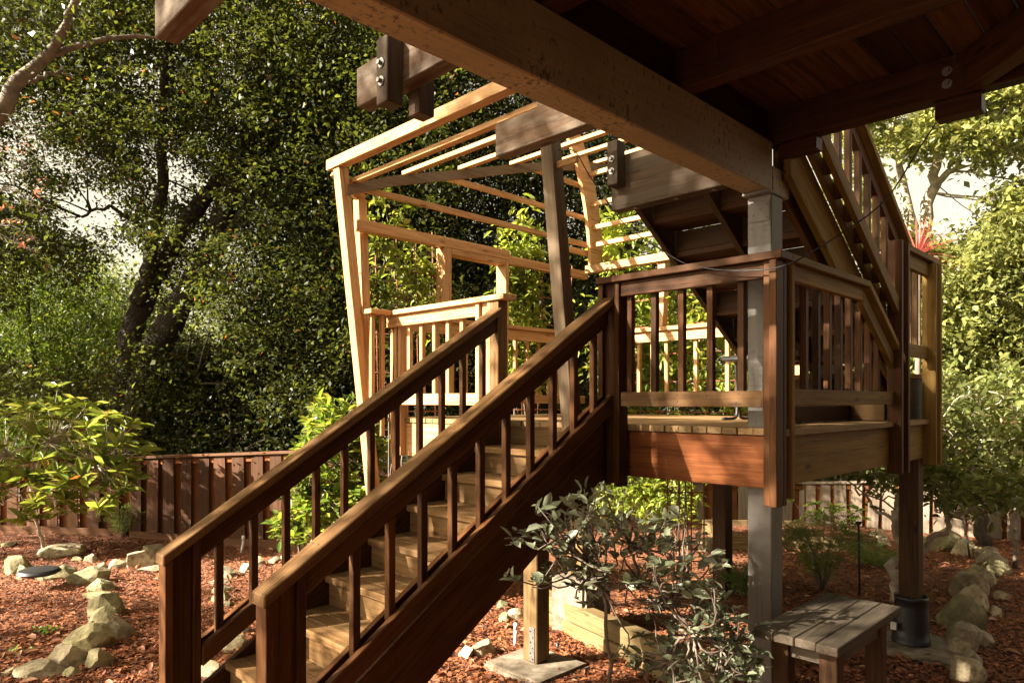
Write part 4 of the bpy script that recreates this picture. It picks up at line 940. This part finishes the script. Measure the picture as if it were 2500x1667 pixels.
def near_leaf(L, W, curl, cup, mat):
    rows = 7; V = []; F = []
    for i in range(rows+1):
        t = i/rows; ww = W*.5*math.sin(math.pi*min(1, t**.85))**.8 if 0 < i < rows else .0006
        x = L*(t-.12*curl*t*t); z = -curl*L*.35*t*t+.02*L*t
        V += [(x, ww, z+cup*ww*(.6+.5*math.sin(5*t+curl*9))), (x, ww*.5, z+cup*ww*.35), (x, 0, z-.02*W), (x, -ww*.5, z+cup*ww*.35), (x, -ww, z+cup*ww*(.6-.4*math.sin(4*t+curl*7)))]
    for i in range(rows):
        for k in range(4): q = i*5+k; F.append((q, q+1, q+6, q+5))
    me = bpy.data.meshes.new('leaf'); me.from_pydata(V, [], F); me.polygons.foreach_set('use_smooth', [True]*len(F)); me.update(); me.materials.append(mat); return me
def bush(name, lbl, cat, base, tips, stems, leafmat, L, W, per, npart, rosette=True, stem_mat=M_STEM, r0=.018, droop=.0, spread=.9, six=True, label_rest=None):
    """a shrub: stems that fork towards the tips, leaves round every tip; the first npart leaves are objects of their own"""
    T = thing(name, lbl, cat, base)
    base = Vector(base); br = []
    hubs = [base+Vector(h) for h in stems]
    for i, h in enumerate(hubs):
        q = base if i == 0 else min(hubs[:i], key=lambda k: (k-h).length)
        br.append(limb([q, q.lerp(h, .5)+Vector((random.gauss(0, .04), random.gauss(0, .04), .02)), h], r0 if i == 0 else r0*.7, r0*.7 if i == 0 else r0*.5, 5, .006))
    for t in tips:
        t = Vector(t); h = min(hubs, key=lambda q: (q-t).length+random.random()*.25)
        br.append(limb([h, h.lerp(t, .5)+Vector((random.gauss(0, .05), random.gauss(0, .05), random.gauss(0, .04)-.03)), t], r0*.45, .003, 4, .006))
    tubes('branches', br, stem_mat, T, 6)
    C = []; Dr = []
    hc = sum((Vector(t) for t in tips), Vector())/len(tips)
    for t in tips:
        t = Vector(t); out = (t-base); out = (out.normalized()*.5+(t-hc).normalized()*.5+Vector((0, 0, .8)))
        for k in range(per):
            if rosette:
                a = 2*math.pi*k/per+random.random(); o = out.normalized(); e = o.orthogonal().normalized(); f = o.cross(e)
                d = o*random.uniform(.1, .9)+(e*math.cos(a)+f*math.sin(a))*spread; p = t
            else:
                d = out*.5+Vector((random.gauss(0, 1), random.gauss(0, 1), random.gauss(0, .6)-droop)); h = min(hubs, key=lambda q: (q-t).length)
                p = t.lerp(h, random.random()**1.5*.55)+Vector((random.gauss(0, .012), random.gauss(0, .012), random.gauss(0, .012)))
            C.append(p); Dr.append(d.normalized())
    C = np.array(C); Dr = np.array(Dr); n = len(C); idx = RNG.permutation(n); a, r_ = idx[:npart], idx[npart:]
    # leaf objects share four meshes
    if npart:
        ms = [near_leaf(L*random.uniform(.85, 1.15), W*random.uniform(.85, 1.2), random.uniform(-.2, .45), random.uniform(.1, .6), leafmat) for v in range(14)]
        for i in a:
            d = Vector(Dr[i]); up = Vector((random.gauss(0, .45), random.gauss(0, .45), 1)); s = up.cross(d).normalized(); u_ = d.cross(s)
            M = Matrix((d, s, u_)).transposed().to_4x4() @ Matrix.Scale(random.uniform(.7, 1.25), 4); M.translation = Vector(C[i])
            link('leaf', ms[i % 14], None, T, M)
    if len(r_):
        o = link('foliage', leaf_mesh('foliage', C[r_], L, W, leafmat, dirs=Dr[r_], six=six, flat=.8, fold=.2), None, T); o['kind'] = 'stuff'
    return T
def rhodo():
    D = 8.8; base = px(110, 1325, D=9.1); base.z = GZ
    tips = []
    for _ in range(190):
        a = random.uniform(0, 2*math.pi); rr = math.sqrt(random.random()); x = 95+255*rr*math.cos(a); y = 1120+150*rr*math.sin(a)
        if y < 1010 and x > 230: y += 60
        tips.append(px(x, y, D=D+random.uniform(-.7, .6)))
    for x, y in ((140, 945), (115, 990), (330, 1040), (20, 1010), (290, 1065), (245, 1010), (180, 1010)): tips.append(px(x, y, D=D+random.uniform(-.2, .2)))
    for x, y in ((250, 1240), (290, 1200), (60, 1270)): tips.append(px(x, y, D=D-.3))
    st = [px(x, y, D=D+dd)-base for x, y, dd in ((60, 1230, 0), (140, 1220, 0), (200, 1180, .2), (90, 1160, -.2), (0, 1190, .1), (230, 1130, 0), (120, 1080, .1), (20, 1110, -.1))]
    bush('rhododendron', 'glossy leaved rhododendron bush glowing in the sun at the left', 'bush', base, tips, st, L_RHODO, .16, .064, 10, 290, True, M_STEM, .022)
rhodo()
def camellia():
    D = 6.9; base = px(745, 1345, D=7.3); base.z = GZ
    tips = []
    for _ in range(420):
        u_ = random.random(); x = 790+(random.random()-.5)*270*(1-.35*u_)+60*u_; y = 1330-360*u_
        if y < 1000 and x < 700: continue
        tips.append(px(x, y, D=D+random.uniform(-.5, .7)))
    st = [px(x, y, D=D+dd)-base for x, y, dd in ((720, 1260, 0), (780, 1240, .2), (830, 1200, 0), (760, 1150, .1), (820, 1080, 0), (740, 1200, -.2), (850, 1120, .2))]
    bush('camellia_bush', 'bright green leafy bush behind the stairs at the foot of the pergola', 'bush', base, tips, st, L_CAM, .10, .05, 11, 280, False, M_TWIG, .016)
camellia()
def front_shrub():
    base = px(1500, 1700, D=3.75); base.z = GZ
    pts = [(1270, 1310), (1330, 1240), (1400, 1215), (1450, 1190), (1290, 1290), (1350, 1330), (1380, 1290), (1430, 1260), (1470, 1250), (1310, 1440), (1340, 1410), (1400, 1400), (1440, 1330), (1490, 1300), (1540, 1280), (1580, 1300), (1620, 1270), (1640, 1310),
           (1570, 1350), (1530, 1340), (1600, 1380), (1650, 1370), (1690, 1330), (1480, 1390), (1440, 1430), (1390, 1480), (1540, 1420), (1590, 1440), (1640, 1430), (1690, 1400), (1720, 1360), (1740, 1420), (1560, 1480), (1620, 1500), (1680, 1470), (1720, 1490),
           (1760, 1460), (1800, 1500), (1640, 1550), (1700, 1540), (1750, 1540), (1790, 1570), (1830, 1540), (1850, 1590), (1600, 1570), (1660, 1610), (1720, 1600), (1770, 1620), (1820, 1640), (1700, 1650), (1640, 1660), (1580, 1640), (1760, 1670), (1840, 1670), (1860, 1630), (1560, 1600), (1500, 1240), (1660, 1260)]
    tips = []
    for x, y in pts:
        for _ in range(3):
            p = px(x+random.gauss(0, 28), y+random.gauss(0, 14), D=3.62+.0004*(x-1500)+random.uniform(-.35, .25))
            if p.x < 3.40: tips.append(p)
            else: tips.append(px(x, y, D=3.35))
    st = [px(x, y, D=d)-base for x, y, d in ((1470, 1440, 3.7), (1440, 1370, 3.6), (1560, 1420, 3.6), (1640, 1460, 3.5), (1690, 1540, 3.45), (1400, 1320, 3.7), (1540, 1330, 3.7), (1640, 1610, 3.5), (1760, 1580, 3.45))]
    bush('young_camellia', 'grey green broad leaved shrub in deep shade below the stairs', 'shrub', base, tips, st, L_GREY, .062, .032, 7, 300, False, M_TWIG, .014, .1)
front_shrub()
def vine(lbl, pts, n, sig, L=.062, W=.026, npart=60, stems=None):
    T = thing('climbing_vine', lbl, 'vine', (pts[0][0], pts[0][1], GZ))
    C = cluster(np.array(pts), n, np.array(sig)); d = RNG.normal(size=C.shape); d[:, 2] -= .25
    link('foliage', leaf_mesh('foliage', C, L, W, L_VINE, dirs=d, six=True, flat=.5), None, T)['kind'] = 'stuff'
    tw = []
    for k in range(26):
        a = Vector(random.choice(pts)); b = Vector(random.choice(pts)); 
        if (a-b).length < .9: tw.append(limb([a, (a+b)/2+Vector((random.gauss(0, .06), random.gauss(0, .03), random.gauss(0, .05))), b], .004, .003, 4, .008))
    x0 = pts[0]
    for k in range(3): tw.append(limb([(x0[0]+.1*k, x0[1]+.05, GZ), (x0[0]+.1*k+random.gauss(0, .05), x0[1]+.03, -.8), (x0[0]+.1*k, x0[1], .3), pts[len(pts)//2]], .010, .004, 5, .01))
    tubes('stem', tw, M_TWIG, T, 5)
def line_pts(f, n): return [f(random.random(), random.random()) for _ in range(n)]
vine('young vine climbing the trellis beside the leaning pergola post', line_pts(lambda a, b_: (3.42+.75*a, 5.22+.06*b_, .62+1.0*b_-.35*a*b_), 52)+[(3.55, 5.2, 1.75), (3.6, 5.2, 1.85), (3.62, 5.2, 1.65), (3.7, 5.18, 1.6), (3.8, 5.18, 1.58), (3.75, 5.18, 1.7)], 14, (.06, .045, .075), .085, .036)
vine('thick bright vine right of the window frame, left of the dark post', line_pts(lambda a, b_: (5.08+.62*a, 5.16+.14*b_, .1+1.62*b_), 92)+[(5.25, 5.18, 1.8), (5.35, 5.18, 1.9), (5.3, 5.18, 1.98), (5.5, 5.18, 1.8)], 22, (.065, .055, .085), .09, .038)
vine('sunlit vine behind the far railing and the dark post', line_pts(lambda a, b_: (6.48+.5*a, 4.0+1.3*random.random(), .0+2.3*b_), 130), 22, (.09, .09, .1), .10, .04)
vine('leafy vine on the far trellis, seen between the front balusters', line_pts(lambda a, b_: (6.42+.2*a, 2.7+2.1*random.random(), -.3+1.6*b_), 110), 22, (.07, .09, .08), .09, .038)
vine('low leafy climber under the deck behind the dark post', line_pts(lambda a, b_: (7.3+.45*a, 5.6-.9*a+random.gauss(0, .15), -1.5+1.2*b_), 100), 30, (.1, .1, .09), .085, .034)

def spiky(name, lbl, c, n, Lr, mat, wd=.03, stem_to=GZ, part='leaf'):
    T = thing(name, lbl, 'plant', (c[0], c[1], stem_to)); c = Vector(c)
    tubes('stem', [limb([(c.x, c.y, stem_to), (c.x+.02, c.y, (stem_to+c.z)/2), c], .03, .025, 4, .005)], M_TWIG, T, 8)
    for k in range(n):
        a = 2.399*k; e = R(78-95*(k/n)+random.gauss(0, 6)); L = Lr*random.uniform(.8, 1.15)
        d0 = Vector((math.cos(a)*math.cos(e), math.sin(a)*math.cos(e), math.sin(e))); s = d0.cross(Vector((0, 0, 1))).normalized()
        V = []; m = 6
        for i in range(m+1):
            t = i/m; p = c+d0*L*t+Vector((0, 0, -.32*L*t*t*math.cos(e))); ww = wd*(.45+1.1*t-1.5*t*t) if i < m else .0008
            nn = Vector((0, 0, 1)); V += [p-s*ww*.5+nn*ww*.18, p, p+s*ww*.5+nn*ww*.18]
        F = []
        for i in range(m):
            q = i*3; F += [(q, q+1, q+4, q+3), (q+1, q+2, q+5, q+4)]
        me = bpy.data.meshes.new('leaf'); me.from_pydata(V, [], F); me.update(); link(part, me, mat, T)
cr = px(2240, 628, D=6.75)
spiky('red_cordyline', 'spiky red leaved cordyline above the short landing railing', cr, 54, .44, L_CORD, .026)
c2 = px(2478, 1080, D=8.2)
spiky('purple_cordyline', 'purple spiky cordyline at the right edge beyond the citrus leaves', c2, 48, .62, L_PURP, .04)

def citrus():
    base = px(2186, 1476, Z=GZ); D = (base.x+base.y)/math.sqrt(2)
    tr = [limb([base, px(2183, 1400, D=D), px(2196, 1330, D=D), px(2184, 1255, D=D), px(2200, 1200, D=D+.1)], .055, .035), limb([px(2190, 1400, D=D), px(2260, 1330, D=D+.1), px(2325, 1270, D=D+.2), px(2318, 1190, D=D+.2), px(2300, 1120, D=D+.3)], .035, .018),
          limb([px(2328, 1265, D=D+.2), px(2390, 1230, D=D+.3), px(2430, 1180, D=D+.4)], .022, .01), limb([px(2186, 1290, D=D), px(2120, 1220, D=D+.2), px(2080, 1180, D=D+.2)], .02, .008), limb([px(2200, 1200, D=D+.1), px(2260, 1130, D=D+.2), px(2340, 1060, D=D+.3)], .02, .008)]
    x, y, P = frustum(420, 2060, 2560, 960, 1260, D-.6, D+1.0)
    k = (np.hypot((x-2360)/290, (y-1090)/150) < 1) & (NA(x/30, y/30) > .3); P = P[k]
    me = leaf_mesh('crown', cluster(P, 16, .10), .085, .042, L_CIT, six=True, flat=.6)
    tr += twigs_to(P, 40, [p for t in tr for p in t[0]], .006)
    tree_things('citrus_tree', 'small citrus tree with crooked pale trunk at the right', 'tree', base, tr, me, M_PALEBARK)
    b2 = px(2395, 1335, Z=GZ); D2 = (b2.x+b2.y)/math.sqrt(2)
    x, y, P = frustum(260, 2240, 2640, 900, 1180, D2-.6, D2+.8)
    me = leaf_mesh('crown', cluster(P[NA(x/40+7, y/40) > .35], 18, .14), .09, .05, L_CIT, six=True, flat=.5)
    tree_things('fence_tree', 'brown trunked small tree before the board fence at the right', 'tree', b2, [limb([b2, px(2388, 1250, D=D2), px(2380, 1150, D=D2), px(2400, 1050, D=D2)], .09, .04)], me, M_BARK)
citrus()
def feather(lbl, c, n, H, rad, mat=L_FERN):
    T = thing('feathery_fern', lbl, 'fern', c); c = Vector(c); st = []; C = []; Dr = []
    for k in range(n):
        a = random.uniform(0, 2*math.pi); h = H*random.uniform(.6, 1.1); o = rad*random.uniform(.4, 1.1); e = Vector((math.cos(a), math.sin(a), 0))
        p = curve_pts([c, c+e*o*.3+Vector((0, 0, h*.6)), c+e*o*.75+Vector((0, 0, h)), c+e*o*1.25+Vector((0, 0, h*.9))], 8)
        st.append((p, [.005-.004*i/(len(p)-1) for i in range(len(p))]))
        s = e.cross(Vector((0, 0, 1)))
        for i in range(5, len(p)):
            for sgn in (-1, 1):
                for j in range(4):
                    q = p[i]+s*sgn*.03*(j+1)*(1-.5*i/len(p))+Vector((random.gauss(0, .012), random.gauss(0, .012), random.gauss(0, .012))); C.append(q); Dr.append(s*sgn+e*.6+Vector((random.gauss(0, .5), random.gauss(0, .5), random.gauss(0, .5))))
    tubes('stem', st, M_TWIG, T, 5)
    link('fronds', leaf_mesh('fronds', np.array(C), .04, .007, mat, dirs=np.array(Dr)), None, T)['kind'] = 'stuff'
g = px(2005, 1445, Z=GZ); feather('feathery asparagus fern growing behind the bench', g, 30, .72, .55)
g = px(300, 1318, Z=GZ); feather('light green fern at the foot of the left fence', g, 16, .5, .3)
g = px(1812, 1462, Z=GZ); feather('small grassy tuft behind the grey post', g, 18, .3, .14)
g = px(2130, 1390, Z=GZ); feather('low fern beside the pale curved trunk', g, 14, .28, .3)
def seedlings():
    for i, (x, y, lbl) in enumerate(((120, 1538, 'small green weed in the mulch inside the curved stone border'), (30, 1600, 'tiny green weed at the bottom left corner'))):
        g = px(x, y, Z=GZ+.03); C = np.array([[g.x+random.gauss(0, .06), g.y+random.gauss(0, .06), g.z+random.random()*.03] for _ in range(40)])
        T = thing('weed', lbl, 'weed', g); link('foliage', leaf_mesh('foliage', C, .05, .03, L_FERN, flat=1., six=True), None, T)['kind'] = 'stuff'
    g = px(2040, 1285, D=10.2)
    bush('planter_seedling', 'small bright leafy plants growing in the planter bed', 'plant', (g.x, g.y, GZ+.15), [g+Vector((random.gauss(0, .25), random.gauss(0, .25), random.uniform(.0, .35))) for _ in range(34)], [(0, 0, .15), (.15, -.15, .15), (-.15, .15, .12)], L_CAM, .075, .04, 8, 0, True, M_TWIG, .008)
seedlings()
def shade_trees():
    """unseen trees added left of the stairs, beyond the frame, to throw the dappled shade"""
    hl = math.hypot(SUN.x, SUN.y); a = np.array([SUN.x/hl, SUN.y/hl, 0]); bb = np.array([SUN.y/hl, -SUN.x/hl, 0]); te = SUN.z/hl
    def crown(n, s0, s1, u0, u1, w0, w1, keep, per=26, sig=.17):
        s = RNG.uniform(s0, s1, n); u_ = RNG.uniform(u0, u1, n); w_ = RNG.uniform(w0, w1, n)
        k = RNG.random(n) < keep(u_, w_); s, u_, w_ = s[k], u_[k], w_[k]
        P = s[:, None]*a+u_[:, None]*bb; P[:, 2] = w_+te*s
        return P, leaf_mesh('crown', cluster(P, per, sig), .09, .05, L_OAK, flat=.3)
    P, me = crown(2400, 6.2, 8.6, .2, 4.75, -1.6, 3.7, lambda u_, w_: (.16+.62*NA(u_*1.7+3, w_*1.7))*np.where(w_ > 2.1, 1.9, np.where(w_ < .4, .55, 1.)))  # crown thinned and thickened zone by zone to place its shade
    b0 = Vector((-4.6, 6.3, GZ)); tr = [limb([b0, (-4.7, 6.4, .6), (-4.9, 6.3, 2.6), (-5.0, 6.2, 5)], .16, .06)]
    tree_things('shade_oak', 'unseen leafy oak added left of the stairs to cast dappled shade across them', 'tree', b0, tr+twigs_to(P, 60, [p for p in tr[0][0]]), me, M_BARK)
    P, me = crown(900, 9.2, 11.5, 4.6, 12.5, -4.3, -1.75, lambda u_, w_: np.where(u_ < 7.9, .28+.7*NB(u_*1.5, w_*1.5+7), np.where((u_ > 9.9), .8, 0.)))  # crown kept only in the zones where its shade is wanted
    b0 = Vector((-5.4, 10.4, GZ)); tr = [limb([b0, (-5.5, 10.5, 0), (-5.6, 10.6, 2), (-5.7, 10.8, 4)], .14, .05)]
    tree_things('shade_tree', 'unseen broad leafy tree added at the left to speckle the stone borders with shade', 'tree', b0, tr+twigs_to(P, 50, [p for p in tr[0][0]]), me, M_BARK)
shade_trees()
def unseen_wide_oak():  # unseen crown added to keep the sun off the leaning oak
    hl = math.hypot(SUN.x, SUN.y); a = np.array([SUN.x/hl, SUN.y/hl, 0]); bb = np.array([SUN.y/hl, -SUN.x/hl, 0]); te = SUN.z/hl; n = 330
    s = RNG.uniform(8, 12, n); P = s[:, None]*a+RNG.uniform(11.2, 15.0, n)[:, None]*bb; P[:, 2] = np.clip(RNG.uniform(-2.5, 7.5, n)+te*s, 1.2, 30)
    b0 = Vector((-2.2, 16.6, GZ)); tr = [limb([b0, (-2.3, 16.5, 3), (-2.2, 16.4, 8), (-2.4, 16.2, 12)], .35, .1)]
    tree_things('unseen_wide_oak', 'unseen tall broad oak added at the far left to shade the leaning oak', 'tree', b0, tr+twigs_to(P, 50, tr[0][0]), leaf_mesh('crown', cluster(P, 24, .3), .19, .10, L_OAK, flat=.3), M_BARK)
unseen_wide_oak()

# ---------------------------------------------------------------- lift everything so that the mulch lies at z = 0
for o in list(S.objects):
    if o.parent is None and o.type not in ('CAMERA', 'LIGHT'): o.location.z += EYE
